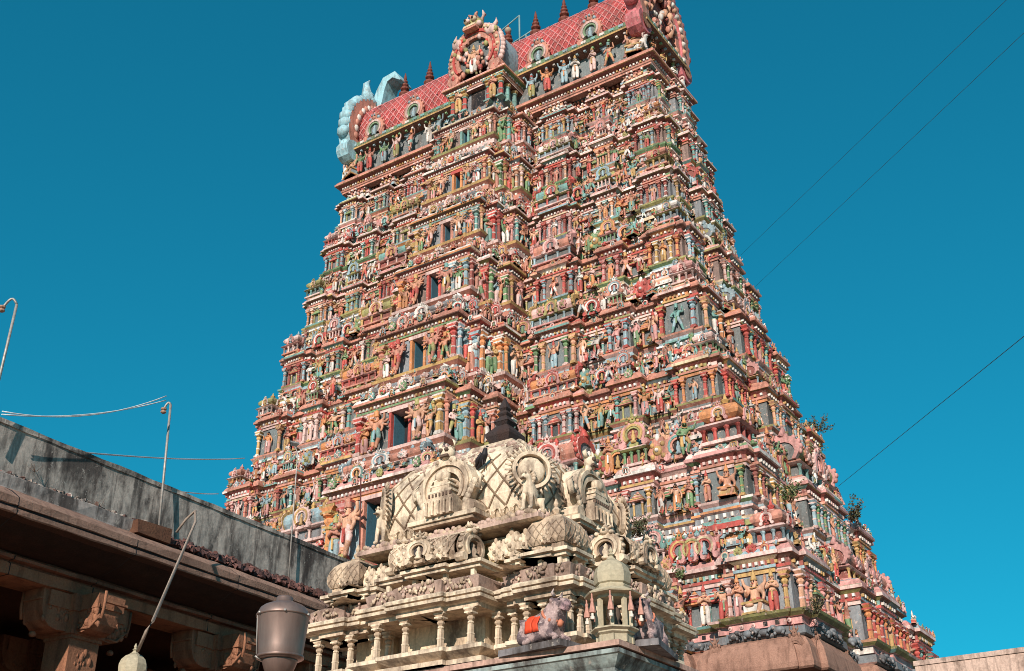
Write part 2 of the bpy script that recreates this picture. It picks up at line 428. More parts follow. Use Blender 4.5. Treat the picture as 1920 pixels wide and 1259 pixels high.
def quad(kind='lion', level=1):
    """seated or standing animal, length about 1, head to +x, base z=0"""
    if kind == 'lion':
        J = {'rump': (-.28, 0, .2, .15), 'mid': (-.08, 0, .34, .13), 'chest': (.10, 0, .50, .15), 'neck': (.14, 0, .68, .13), 'head': (.22, 0, .80, .12), 'muz': (.34, 0, .76, .075)}
        Bn = [('rump', 'mid', 0), ('mid', 'chest', 0), ('chest', 'neck', 0), ('neck', 'head', 0), ('head', 'muz', 0)]
        for sd in (-1, 1):
            q = str(sd)
            J['a' + q] = (.16, sd * .09, .40, .06); J['b' + q] = (.18, sd * .10, .2, .05); J['c' + q] = (.19, sd * .10, .05, .045); J['d' + q] = (.28, sd * .10, .03, .04)
            J['e' + q] = (-.12, sd * .17, .26, .085); J['f' + q] = (-.2, sd * .17, .06, .05); J['g' + q] = (-.02, sd * .17, .03, .045)
            Bn += [('chest', 'a' + q, 0), ('a' + q, 'b' + q, 0), ('b' + q, 'c' + q, 0), ('c' + q, 'd' + q, 0), ('rump', 'e' + q, 0), ('e' + q, 'f' + q, 0), ('f' + q, 'g' + q, 0)]
        J['t1'] = (-.42, 0, .2, .04); J['t2'] = (-.48, 0, .42, .03); J['t3'] = (-.40, 0, .56, .05)
        Bn += [('rump', 't1', 0), ('t1', 't2', 0), ('t2', 't3', 0)]
        t = skin_body(J, Bn, level)
        for k in range(11):
            a = math.pi * (k / 10 * 1.5 - .25)
            t.ball((.10, .15 * math.cos(a), .78 + .15 * math.sin(a)), .055, 1, 5, 4)
        for sd in (-1, 1): t.ball((.31, sd * .05, .84), .026, 4, 6, 4); t.ball((.17, sd * .1, .93), .04, 1, 5, 4)
        t.box(.3, .405, -.05, .05, .70, .72, 4)
        return t
    if kind == 'horse':
        J = {'rump': (-.3, 0, .58, .13), 'mid': (-.05, 0, .58, .12), 'chest': (.2, 0, .60, .13), 'neck': (.34, 0, .78, .085), 'head': (.42, 0, .92, .075), 'muz': (.56, 0, .82, .05), 't1': (-.45, 0, .55, .04), 't2': (-.5, 0, .3, .045)}
        Bn = [('rump', 'mid', 0), ('mid', 'chest', 1), ('chest', 'neck', 0), ('neck', 'head', 0), ('head', 'muz', 0), ('rump', 't1', 4), ('t1', 't2', 4)]
        for sd in (-1, 1):
            q = str(sd); up = .18 if sd > 0 else 0
            J['a' + q] = (.22, sd * .08, .42, .055); J['b' + q] = (.24 + up, sd * .08, .26 + up, .04); J['c' + q] = (.22 + up * .6, sd * .08, .04 + up, .035)
            J['e' + q] = (-.26, sd * .08, .40, .07); J['f' + q] = (-.36, sd * .08, .22, .042); J['g' + q] = (-.32, sd * .08, .04, .036)
            Bn += [('chest', 'a' + q, 0), ('a' + q, 'b' + q, 0), ('b' + q, 'c' + q, 0), ('rump', 'e' + q, 0), ('e' + q, 'f' + q, 0), ('f' + q, 'g' + q, 0)]
        return skin_body(J, Bn, level)

# ---------------------------------------------------------------- architectural ornaments
def horseshoe(r=1.0, n=22, a0=-.72, foot=True, tz=0.0):
    """horseshoe outline from left foot over the top to right foot, centre at z=r"""
    P = []
    for i in range(n):
        a = math.pi * (1 + -a0 * .35) - (math.pi * (1 - 2 * a0 * .35)) * i / (n - 1)
        P.append((r * math.cos(a), r + r * math.sin(a)))
    return P

def t_arch(detail=1):
    """nasi: horseshoe arch with scrolled feet, flame edge, monster mask on top. width about 2, height about 3"""
    t = T(); n = 24 if detail else 12
    o = horseshoe(1.0, n); m = horseshoe(.80, n); q = horseshoe(.62, n); c = horseshoe(.46, n)
    sh = lambda L, dz: [(x, z + dz) for x, z in L]
    t.ring(o, sh(m, .2), -.16, .1, 0); t.ring(sh(m, .2), sh(q, .38), -.22, .1, 1); t.ring(sh(q, .38), sh(c, .54), -.17, .1, 2)
    t.prism(sh(c, .54)[::-1], -.03, .1, 3)
    if detail:
        for i in range(1, n - 1, 2):                                # flame tongues round the edge
            x, z = o[i]; x2, z2 = x * 1.16, 1 + (z - 1) * 1.16
            t.ball((x * 1.03, -.04, 1 + (z - 1) * 1.03), .12, 4, 6, 4, (1, .8, 1))
    for sd in (-1, 1):                                              # scrolls at the feet
        t.lathe([(.04, -.2), (.26, -.2), (.3, -.08), (.3, .1)], 8, 0)
        V = t.v[-1]; V[:] = np.stack([V[:, 0] + sd * .92, V[:, 2], V[:, 1] + .22], 1)
    t.ball((0, -.1, 2.1), .30, 4, 8, 5, (1, .7, .9)); t.ball((-.13, -.32, 2.18), .09, 5, 6, 4); t.ball((.13, -.32, 2.18), .09, 5, 6, 4)
    for sd in (-1, 1):
        t.tube([(sd * .22, -.1, 2.25), (sd * .42, -.1, 2.38), (sd * .40, -.08, 2.62)], [.1, .07, .02], 5, 4); t.ball((sd * .45, -.12, 1.98), .16, 5, 6, 4)
    t.lathe([(.14, 0), (.2, .1), (.08, .24), (.02, .45)], 6, 4, (0, -.02, 2.32))
    # a tiny seat with an idol inside
    t.box(-.34, .34, -.1, .1, 0, .3, 2); t.lathe([(.2, .3), (.24, .42), (.14, .55), (.2, .75), (.16, .9), (.1, 1.05), (.13, 1.15), (.02, 1.38)], 7, 5, (0, -.06, 0), True)
    return t

def t_pilaster(style=0):
    """round or square shaft with cushion capital and bracket, height 1, radius about .09"""
    t = T(); n = (8, 4, 8)[style % 3]; ph = .5
    q = 1.35 if n == 4 else 1.0
    t.box(-.12, .12, -.12, .12, 0, .06, 1)
    t.lathe([(.11 * q, .06), (.11 * q, .10), (.075 * q, .13), (.08 * q, .3), (.09 * q, .31), (.09 * q, .34), (.076 * q, .35), (.07 * q, .58)], n, [1, 0, 0, 1, 1, 1, 0])
    t.lathe([(.07, .58), (.10, .60), (.10, .63), (.065, .65), (.12, .71), (.125, .75), (.07, .79), (.15, .82), (.16, .845)], 8, [1, 1, 1, 2, 2, 2, 2, 2])
    t.box(-.15, .15, -.15, .15, .845, .885, 1); t.frust(0, 0, .10, .10, .885, .2, .13, .96, 2); t.box(-.2, .2, -.13, .13, .96, 1.0, 1)
    return t

def t_aedicule():
    """twin colonnettes under a stepped pediment, width about .55, height 1"""
    t = T()
    t.box(-.28, .28, -.12, .1, 0, .05, 1); t.box(-.15, .15, .0, .1, .05, .6, 3)
    for sd in (-1, 1):
        t.lathe([(.06, .05), (.06, .1), (.04, .12), (.042, .5), (.06, .53), (.045, .56), (.075, .60), (.08, .62)], 6, [1, 0, 0, 0, 1, 1, 1], (sd * .17, -.05, 0))
    for z, w, s in ((.62, .30, 2), (.69, .25, 0), (.76, .19, 2), (.83, .13, 0)):
        t.box(-w, w, -.16 * w / .3 - .02, .1, z, z + .045, s); t.frust(0, -.02, w * .9, .1, z + .045, w * .72, .08, z + .07, 1)
    t.lathe([(.06, .9), (.08, .94), (.02, 1.0)], 6, 2, (0, -.02, 0))
    return t

def t_palmette():
    """leaf crest with a boss, width about .8, height 1"""
    t = T(); P = []
    n = 26
    for i in range(n + 1):
        a = math.pi * 2 * i / n; r = .40 * (1 + .16 * math.cos(9 * a)) * (1.0 if math.sin(a) < .3 else 1.18)
        P.append((r * math.sin(a) * .95, .46 - r * math.cos(a)))
    t.prism(P[:-1], -.08, .08, 0); t.ball((0, -.08, .42), .19, 1, 8, 4, (1, .5, 1)); t.ball((0, -.16, .42), .08, 2, 6, 4)
    for sd in (-1, 1):
        t.ball((sd * .2, -.08, .22), .1, 1, 6, 4, (1, .6, 1)); t.ball((sd * .2, -.08, .64), .1, 1, 6, 4, (1, .6, 1))
    t.ball((0, -.05, .9), .1, 2, 6, 4, (1, .6, 1.5))
    return t

def dome_prof(k=1.0):
    return [(.66, 0), (.72, .03), (.74, .08), (.60, .12), (.70, .17), (.86, .28), (.92, .42), (.88, .58), (.72, .74), (.46, .87), (.24, .93), (.27, .97)]

def t_kuta():
    """square corner shrine: colonnettes, eave, four sided bulging dome, finial. half width 1, height about 2.5"""
    t = T()
    t.box(-.95, .95, -.95, .95, 0, .14, 0); t.box(-.68, .68, -.68, .68, .14, .72, 3)
    for x in (-.8, -.28, .28, .8):
        for y in (-.8, .8):
            t.lathe([(.12, .14), (.12, .2), (.085, .24), (.085, .56), (.14, .66), (.15, .72)], 6, 1, (x, y, 0)); t.lathe([(.12, .14), (.12, .2), (.085, .24), (.085, .56), (.14, .66), (.15, .72)], 6, 1, (y, x, 0))
    t.frust(0, 0, .92, .92, .72, 1.06, 1.06, .80, 2); t.frust(0, 0, 1.06, 1.06, .80, .9, .9, .95, 0)
    s2 = math.sqrt(2)
    t.lathe([(r * s2, .95 + z * 1.05) for r, z in dome_prof()], 4, [2, 2, 2, 4, 4, 4, 4, 4, 4, 2, 2])
    t.lathe([(.2, 1.95), (.3, 2.0), (.14, 2.08), (.24, 2.2), (.10, 2.3), (.03, 2.55)], 8, 5)
    a = t_arch(0)
    for k in range(4): t.add(a, rot(k * math.pi / 2), (math.sin(k * math.pi / 2) * .9, -math.cos(k * math.pi / 2) * .9, 1.0), .34, [2, 0, 5, 3, 2, 5])
    return t

def t_sala(L=2.2):
    """oblong barrel roofed shrine: L half lengths long in x, half depth 1, height about 2.5"""
    t = T(); L = float(L)
    t.box(-L, L, -.95, .95, 0, .14, 0); t.box(-L + .25, L - .25, -.68, .68, .14, .72, 3)
    n = max(4, int(L * 3))
    for i in range(n):
        x = -L + .15 + (2 * L - .3) * i / (n - 1)
        t.lathe([(.12, .14), (.12, .2), (.085, .24), (.085, .56), (.14, .66), (.15, .72)], 6, 1, (x, -.8, 0))
    t.frust(0, 0, L - .06, .92, .72, L + .08, 1.06, .80, 2); t.frust(0, 0, L + .08, 1.06, .80, L - .05, .9, .95, 0)
    pr = [(-.62, .95), (-.68, 1.05), (-.86, 1.25), (-.92, 1.45), (-.84, 1.68), (-.6, 1.88), (-.25, 2.0), (.25, 2.0), (.6, 1.88), (.84, 1.68), (.92, 1.45), (.86, 1.25), (.62, .95)]
    t.raw([(x, y, z) for x in (-L + .12, L - .12) for y, z in pr], [(i, i + 1, 13 + i + 1, 13 + i) for i in range(12)], 4)
    for sd in (-1, 1):                                              # gable ends: horseshoe rims with a tall horn
        oo = [(y * 1.2, .95 + (z - .95) * 1.14) for y, z in pr]; ii = [(y * .8, .95 + (z - .95) * .84) for y, z in pr]
        g = T(); g.ring(oo, ii, -.12, .12, 5, 2); g.prism(ii[::-1], -.05, .05, 3)
        for i in range(1, 12): g.ball((oo[i][0], 0, oo[i][1]), .15, 5, 5, 4, (1, .8, 1))
        g.tube([(0, 0, 2.1), (.1, .1, 2.5), (0, .25, 2.8)], [.26, .16, .04], 5, 5)
        t.add(g, rot(-sd * math.pi / 2), (-sd * L, 0, 0))
    a = t_arch(1)
    t.add(a, None, (0, -1.02, .75), .62, [2, 5, 0, 3, 2, 5])
    if L > 1.8:
        for sd in (-1, 1): t.add(t_palmette(), None, (sd * L * .52, -.95, .98), .85, [0, 2, 5])
    for x in np.linspace(-L * .6, L * .6, 3): t.lathe([(.18, 2.0), (.22, 2.06), (.1, 2.16), (.15, 2.28), (.02, 2.5)], 6, 5, (x, 0, 0))
    return t

def t_panel():
    """pedestal niche topped by an arch (panjara): width 1.1, height about 2.4"""
    t = T()
    t.box(-.6, .6, -.35, .3, 0, .12, 0); t.box(-.42, .42, -.1, .3, .12, .72, 3)
    for x in (-.5, -.17, .17, .5): t.lathe([(.09, .12), (.06, .2), (.06, .58), (.1, .66), (.11, .72)], 6, 1, (x, -.22, 0))
    t.frust(0, 0, .56, .36, .72, .68, .46, .80, 2); t.frust(0, 0, .68, .46, .80, .52, .3, .92, 0)
    t.add(t_arch(1), None, (0, -.25, .9), .60, [4, 5, 2, 3, 2, 5])
    return t

def t_finial():
    t = T()
    t.lathe([(.36, 0), (.40, .1), (.22, .16), (.17, .22), (.30, .3), (.42, .42), (.40, .5), (.2, .58), (.14, .62), (.3, .68), (.32, .74), (.14, .8), (.24, .86), (.25, .91), (.11, .97), (.18, 1.03), (.18, 1.07), (.08, 1.12), (.12, 1.18), (.10, 1.24), (.03, 1.45)], 10, 0, smooth=False)
    return t
# ---------------------------------------------------------------- the setting: ground
g = T(); g.raw([(-600, -600, 0), (600, -600, 0), (600, 600, 0), (-600, 600, 0)], [(0, 1, 2, 3)])
MAT['ground'] = paint_mat('ground_paving', amount=0.5, scale=0.4, rough=0.9)
mb = MB(); mb.add(g, [(.36, .24, .17)]); tag(mb.build('ground', 'ground'), None, None, kind='structure')

# ---------------------------------------------------------------- the painted temple tower
FIG = figures(1); FIG0 = figures(0)
LION = quad('lion'); HORSE = quad('horse')
ARCH = t_arch(1); ARCH0 = t_arch(0); PIL = [t_pilaster(0), t_pilaster(1)]; AED = t_aedicule(); PALM = t_palmette()
KUTA = t_kuta(); SALA = {L: t_sala(L) for L in (1.6, 2.2, 3.0)}; PANEL = t_panel(); FINIAL = t_finial()

E0 = EYE
TZL = [8.51, 12.6, 16.75, 19.95, 23.5, 26.85, 30.05, 32.95]           # ledges the walls stand on (above the eye)
TZC = [10.35, 14.25, 18.33, 21.76, 25.05, 28.29, 31.44, 34.25]        # cornice lips
TW = [14.76, 13.36, 12.26, 11.48, 10.82, 10.25, 9.86, 9.42]           # half width at the lips
TD = [7.41, 6.35, 5.25, 4.55, 3.93, 3.30, 2.75, 2.35]                 # half depth at the lips
DOOR = [None, (12.27, 14.53, 1.2), (16.78, 18.41, .95), (20.37, 21.9, .68), (23.96, 25.4, .62), (27.2, 28.4, .54), (30.34, 31.47, .46), (33.23, 34.27, .40)]
TZL = [z + E0 for z in TZL]; TZC = [z + E0 for z in TZC]; DOOR = [d and (d[0] + E0, d[1] + E0, d[2]) for d in DOOR]
TOPZ = 35.62 + E0

tower_c = Vector((-0.147, 46.82, 0))
tower = bpy.data.objects.new('temple_tower', None); COL.objects.link(tower)
tower.location = tower_c; tower.rotation_euler.z = YAW
tag(tower, 'tall tapering temple gateway tower crowded with painted sculptures under a red barrel roof', 'temple tower')
CAM_L = np.array(((-tower_c.x) * UX + (-tower_c.y) * UY, -(-tower_c.x) * UY + (-tower_c.y) * UX, E0))   # the camera in tower axes

INST = {'statue': [], 'pilaster': [], 'miniature_shrine': [], 'arch_ornament': [], 'pediment_niche': [], 'crest': []}
def put(kind, t, pal, k, a, b, z, sc, az=0.0, st=None, label=None, boost=1.0):
    """k: side 0 front 1 right 2 back 3 left; a along the side, b outwards"""
    th = k * math.pi / 2; c, s = math.cos(th), math.sin(th)
    x, y = a, -b
    p = np.array((x * c - y * s, x * s + y * c, z))
    d = np.linalg.norm(p - CAM_L); size = np.max(np.atleast_1d(sc))
    imp = boost * size / d * (1 if k < 2 else 0)
    INST[kind].append((imp, t, pal, th + az, p, sc, st, label))

SKIN = 'flesh flesh peach peach salmon salmon orange rose pink turq green white sky gold'
CLOTH = 'white white rose red red green turq gold orange sky pink salmon olive'
def fig_pal(light=False):
    return [pick('peach flesh salmon peach' if light else SKIN, .12), pick(CLOTH), pick('gold gold red salmon orange olive turq'), pick('red gold white green orange sky'),
            PC['dark'], pick('white rose')]
def arch_pal():
    return random.choice([[pick('salmon red pink'), pick('cream rose white gold'), pick('red salmon turq'), pick('dark teal'), pick('red orange salmon pink'), pick('sky white turq green')],
                          [pick('rose pink'), pick('olive gold turq'), pick('salmon orange'), pick('teal dark'), pick('pink salmon'), pick('gold white sky')],
                          [pick('sky turq'), pick('white rose pink'), pick('red orange'), pick('dark'), pick('orange salmon rose'), pick('gold sky')]])
def shrine_pal():
    return [pick('salmon rose peach pink'), pick('red turq gold rose sky green'), pick('white rose pink olive'), pick('teal slate maroon'),
            pick('salmon salmon orange pink sky turq olive rose white'), pick('gold red sky pink')]
def pil_pal():
    c = pick('turq sky green red red salmon orange gold rose pink peach turq sky maroon'); return [c, pick('gold rose white salmon red', .1) * .9, np.clip(c * 1.15, 0, .85)]
STAND = ['greeting figure', 'attendant', 'guard', 'dancer', 'four armed deity', 'greeting figure', 'attendant']

storeys = []
def rect_plan(W, D, segF, segS):
    """plan of one storey, anticlockwise from the front left; seg lists give (start, end, offset) for the right half"""
    def half(L, seg): return [(a * L, o) for s0, s1, o in seg for a in (s0, s1)]
    P = []
    F = half(W, segF); S = half(D, segS)
    for k, (Lseg, dist) in enumerate(((F, D), (S, W), (F, D), (S, W))):
        pts = [(-a, o) for a, o in reversed(Lseg)] + list(Lseg)
        pts = pts[1:-1] if True else pts
        for a, o in pts:
            x, y = a, -(dist + o); th = k * math.pi / 2
            P.append((x * math.cos(th) - y * math.sin(th), x * math.sin(th) + y * math.cos(th)))
        # corner itself
        L = Lseg[-1][0]; x, y = L, -dist; th = k * math.pi / 2
        P.append((x * math.cos(th) - y * math.sin(th), x * math.sin(th) + y * math.cos(th)))
    out = [P[0]]
    for p in P[1:]:
        if abs(p[0] - out[-1][0]) + abs(p[1] - out[-1][1]) > 1e-4: out.append(p)
    if abs(out[0][0] - out[-1][0]) + abs(out[0][1] - out[-1][1]) < 1e-4: out.pop()
    return out

def bead_row(mb, plan, off, z0, z1, w, gap, dep, cols):
    """dentils: small blocks along the front and right sides of a plan"""
    P = np.asarray(plan); n = len(P); V = []; 
    for i in range(n):
        a, b = P[i], P[(i + 1) % n]; d = b - a; L = np.linalg.norm(d)
        if L < w: continue
        d /= L; nr = np.array((d[1], -d[0]))
        if nr[1] > .5 or nr[0] < -.5: continue
        m = max(1, int(L / gap)); q = a + nr * off
        for j in range(m):
            c = q + d * ((j + .5) * L / m)
            V.append((c, d, nr))
    if not V: return
    C = np.array([v[0] for v in V]); Dv = np.array([v[1] for v in V]); N = np.array([v[2] for v in V]); m = len(C)
    pts = []
    for z in (z0, z1):
        for e in (0, dep):
            for s in (-w / 2, w / 2):
                pts.append(np.concatenate([C + Dv * s + N * e, np.full((m, 1), z)], 1))
    V = np.stack(pts, 1).reshape(-1, 3)
    f = np.array([(0, 2, 3, 1), (4, 5, 7, 6), (2, 6, 7, 3), (0, 4, 6, 2), (1, 3, 7, 5)])
    F = (np.arange(m)[:, None, None] * 8 + f[None]).reshape(-1, 4)
    t = T(); t.raw(V, F, np.repeat(RNG.integers(0, len(cols), m), 5)); mb.add(t, cols)

SEG_F = [(0, .215, 0), (.215, .36, -.35), (.36, .40, -.08), (.40, .50, .10), (.50, .54, -.08), (.54, .66, -.42), (.66, .745, .0), (.745, .86, -.42), (.86, .89, -.08), (.89, .97, .08), (.97, 1.0, 0)]
SEG_S = [(0, .10, .62), (.10, .30, .42), (.30, .62, -.30), (.62, .70, .02), (.70, .92, .20), (.92, 1.0, 0)]
BAY_F = [(0, .215, 0), (.215, .36, -.35), (.36, .54, .04), (.54, .66, -.42), (.66, .745, .0), (.745, .86, -.42), (.86, 1.0, .03)]
BAY_S = [(0, .30, .48), (.30, .62, -.30), (.62, 1.0, .12)]

def cornice(mb, plan, z, h, lipcol, curvecol, beadcol, over=.24):
    k = h
    sweep(plan, [(-.3, z - .62 * k), (.05, z - .62 * k), (.05, z - .50 * k), (.10, z - .49 * k), (.10, z - .40 * k)], [pick('brown maroon'), pick('salmon rose orange'), pick('gold rose'), pick('salmon red')], mb, False, .3)
    sweep(plan, [(.10, z - .40 * k), (.06, z - .39 * k), (.06, z - .24 * k), (over - .05, z - .15 * k), (over, z - .13 * k), (over, z - .02 * k), (over - .03, z), (over - .07, z + .10 * k), (over - .13, z + .19 * k), (over - .2, z + .23 * k), (-.3, z + .23 * k)],
          [PC['maroon'], PC['maroon'], pick('maroon brown'), pick('gold olive salmon rose'), lipcol, lipcol, curvecol, curvecol, curvecol, pick('salmon rose')], mb, False, .22)
    bead_row(mb, plan, .06, z - .37 * k, z - .27 * k, .085 * k, .19 * k, .10, [beadcol, beadcol, pick('gold rose')])

for i in range(8):
    zl, zc, W, D = TZL[i], TZC[i], TW[i] - .42, TD[i] - .42
    h = zc - zl; hs = (1.0, 1.0, .95, .88, .84, .8, .76, .72)[i]
    zn = TZL[i + 1] if i < 7 else TOPZ
    plan = rect_plan(W, D, SEG_F, SEG_S)
    mb = MB()
    lip = pick('salmon rose pink'); crv = pick('rose white salmon pink'); white = PC['white']
    # plinth mouldings below the wall
    pt = min(.75, (zl - (TZC[i - 1] if i else zl - .8)) * .45) if i else 1.25
    if i == 0:
        pr = [(-.4, zl - 0.742), (.34, zl - 0.742), (.40, zl - 0.700), (.38, zl - 0.476), (.24, zl - 0.434), (.24, zl - 0.406), (.30, zl - 0.406), (.30, zl - 0.196), (.38, zl - 0.189), (.50, zl - 0.098), (.54, zl - 0.028), (.42, zl), (-.5, zl)]
        cl = [PC['slate'] * .8, PC['slate'] * .7, PC['slate'] * .75, PC['slate'] * .7, PC['slate'] * .6, pick('pink', 0), pick('pink', 0) * 1.08, pick('rose'), PC['olive'] * .9, PC['olive'], PC['gold'], pick('salmon')]
    else:
        pr = [(-.3, zl - pt), (.16, zl - pt), (.16, zl - pt * .86), (.10, zl - pt * .82), (.08, zl - pt * .55), (.18, zl - pt * .5), (.18, zl - pt * .40), (.10, zl - pt * .36), (.10, zl - pt * .24), (.20, zl - pt * .12), (.22, zl - .02), (.18, zl), (-.5, zl)]
        cl = [pick('maroon brown'), pick('rose salmon white'), pick('pink salmon'), pick('teal slate maroon sky'), pick('white rose'), pick('salmon rose white'), pick('maroon red'), pick('slate red sky teal'), pick('olive green salmon rose'), pick('olive green turq rose salmon'), pick('gold rose salmon'), pick('salmon')]
    sweep(plan, pr, cl, mb, False, .3 if i else .1)
    if not i:                                   # slate coloured animals along the plinth
        for k, L, dist in ((0, W, D), (1, D, W)):
            for a in np.arange(-L + .3, L, .46):
                R = rot(k * math.pi / 2); t = T(); t.ball((0, -.30, .2), .20, 0, 7, 5, (1.1, .7, .8)); t.ball((.17, -.36, .31), .11, 0, 6, 4); t.tube([(.24, -.40, .30), (.32, -.44, .16), (.25, -.44, .05)], [.06, .045, .03], 5, 0)
                for e in (-.13, .12): t.tube([(e, -.32, .14), (e + .02, -.36, .0)], [.06, .05], 5, 0)
                q_ = abs(a) / L; o_ = (.10 if .40 < q_ < .5 or q_ > .87 else -.42 if .54 < q_ < .66 or .745 < q_ < .86 else 0) if k == 0 else (.20 if q_ > .7 else -.3 if .3 < q_ < .62 else .45)
                mb.add(t, [PC['slate'] * random.uniform(.55, 1.0)], R, R @ np.array((a, -(dist + o_) - .12, zl - .70)), (random.choice((-1, 1)) * random.uniform(.8, 1.1), 1, random.uniform(.6, .85)))
        for k, L, dist in ((0, W, D), (1, D, W)):   # rosettes and dark slots of the pink band
            for a in np.arange(-L + .2, L, .36):
                R = rot(k * math.pi / 2); t = T(); q_ = abs(a) / L; o_ = (.10 if .40 < q_ < .5 or q_ > .87 else -.42 if .54 < q_ < .66 or .745 < q_ < .86 else 0) if k == 0 else (.20 if q_ > .7 else -.3 if .3 < q_ < .62 else .45)
                if random.random() < .75: t.ball((0, -.30, 0), .07, 0, 8, 4, (1, .4, 1)); t.ball((0, -.33, 0), .03, 1, 6, 4, (1, .5, 1))
                else: t.box(-.06, .06, -.308, -.2, -.06, .06, 2)
                mb.add(t, [PC['rose'], PC['pink'] * .8, PC['dark']], R, R @ np.array((a, -(dist + o_), zl - .30)))
    if i: bead_row(mb, plan, .08, zl - pt * .80, zl - pt * .62, .09, .22, .1, [white, pick('gold rose')])
    # wall
    sweep(plan, [(0, zl), (0, zc - .5 * hs)], [pick('slate slate teal', .2) if i < 4 else pick('taupe taupe slate', .2)], mb)
    cornice(mb, plan, zc, hs, lip, crv, white)
    # body behind the parapet of small shrines, up to the next plinth
    if i < 7:
        p2 = rect_plan(TW[i + 1] - .42 + .12, TD[i + 1] - .42 + .12, SEG_F, SEG_S)
    else: p2 = rect_plan(9.18 - .5, 2.12 - .35, SEG_F, SEG_S)
    zt = (zn - (min(.75, (zn - zc) * .45) if i < 7 else .45))
    z = zc + .2 * hs; bands = []; cb = []
    while z < zt - .05:
        dz = random.uniform(.09, .2); o = random.choice((.0, .1, .18, .05))
        bands += [(o, z), (o, min(z + dz, zt))]; cb += [pick('maroon brown dark maroon'), pick('salmon rose white orange red maroon olive sky pink rose teal brown cream turq')]
        z += dz
    sweep(p2, bands + [(-.6, zt)], cb[1:] + [PC['salmon']], mb, False, .4)
    for q in range(3): bead_row(mb, p2, .1, zc + .3 * hs + q * (zt - zc - .3) / 3, zc + .3 * hs + q * (zt - zc - .3) / 3 + .11 * hs, .085, .2, .1, [white, pick('gold rose'), pick('salmon')])
    # walls: pilasters, niches, statues, and the row of small shrines over the cornice
    for k, (L, dist, seg) in enumerate(((W, D, BAY_F), (D, W, BAY_S))):
        hw = h - .62 * hs
        for s0, s1, o in seg:
            if k == 0 and s0 == 0: continue
            for sd in (-1, 1):
                a0, a1 = sd * s0 * L, sd * s1 * L; ln = abs(a1 - a0)
                if s0 == 0 and sd < 0: continue
                if s0 == 0: a0 = -a1; ln = 2 * abs(a1)
                mid = (a0 + a1) / 2; b = dist + o
                solid = o > -.2 and ln > .5
                if solid:
                    group = i < 2 and ln > 1.3 and k == 0
                    n = 2 if group else min(11, max(3, int(round(ln / (hw * .28)))))
                    pc = [pil_pal() for _ in range(3)]
                    for j in range(n):
                        a = mid + (j / (n - 1) - .5) * (ln - .26)
                        if abs(j - (n - 1) / 2) < .6 and n > 3: continue
                        put('pilaster', random.choice(PIL), pc[j % 2], k, a, b + .12, zl, (hw * .72, hw * .8, hw), st=i)
                    if group:
                        m_ = max(2, int(ln / .62))
                        for j in range(m_):
                            a = mid + ((j + .5) / m_ - .5) * (ln - .4); sit = j == m_ // 2
                            put('statue', FIG['seated deity' if sit else random.choice(['greeting figure', 'four armed deity', 'attendant', 'greeting figure'])], fig_pal(True), k, a, b + .26, zl, hw * (1.25 if sit else random.uniform(.86, .98)), random.uniform(-.25, .25), i, boost=1.2)
                    elif n >= 3 or ln > .9:
                        if random.random() < .4: put('pediment_niche', AED, [pick('olive gold red salmon'), pick('gold rose'), pick('olive red orange green salmon'), PC['teal']], k, mid, b + .06, zl, hw * .92, st=i)
                        else: put('statue', FIG[random.choice(STAND)], fig_pal(i < 2), k, mid, b + .16, zl + .02, hw * .86, random.uniform(-.2, .2), i)
                else:
                    n = max(3, int(round(ln / (hw * .29))))
                    for j in range(n):
                        a = mid + ((j + .5) / n - .5) * ln
                        if j % 2 == 1 and n > 2: put('pediment_niche', AED, [pick('olive gold red salmon turq'), pick('gold rose'), pick('olive red orange green salmon'), PC['teal']], k, a, b + .14, zl, (hw * .95, hw, hw * random.uniform(.86, 1)), st=i)
                        else:
                            big = random.uniform(.92, 1.08) if i < 3 else random.uniform(.84, 1.0)
                            put('statue', FIG[random.choice(STAND + (['four armed deity', 'bearer'] if i < 3 else []))], fig_pal(i < 2), k, a + random.uniform(-.06, .06), b + .36 + random.uniform(0, .12), zl, hw * big, random.uniform(-.4, .4), i)
                        if random.random() < .75: put('statue', FIG0[random.choice(['seated attendant', 'seated deity', 'attendant'])], fig_pal(), k, a + hw * .15, b + .48, zl, hw * .38, random.uniform(-.3, .3), i)
                    # colonnette pairs at the recess ends
                    for e in (-1, 1): put('pilaster', PIL[0], pil_pal(), k, mid + e * (ln / 2 - .14), b + .16, zl, (hw * .75, hw * .75, hw), st=i)
                # ---- over the cornice
                zz = zc + .21 * hs; zh = zn - pt * .6 - zz if i < 7 else .9
                room = (TD[i] - TD[i + 1]) if (i < 7 and k == 0) else (TW[i] - TW[i + 1] if i < 7 else .3)
                if i == 7: continue
                bb = dist + .12 - .3 * min(1.0, room)
                sh = min(1.9, zh * 1.12) / 2.5
                if solid and s1 == 1.0: put('miniature_shrine', KUTA, shrine_pal(), k, sd * (L - .55 * sh / .7), bb - .15, zz, (sh, sh, sh * 1.02), st=i) if k == 0 else None
                elif solid and ln > 1.4:
                    l3 = min((1.6, 2.2, 3.0), key=lambda q: abs(q - ln * .5 / sh))
                    put('miniature_shrine', SALA[l3], shrine_pal(), k, mid, bb, zz, (min(1.25, ln * .5 / sh / l3) * sh, sh * .8, sh), st=i)
                elif solid: put('miniature_shrine', PANEL, shrine_pal(), k, mid, bb + .1, zz, (sh * 1.05, sh, sh), st=i)
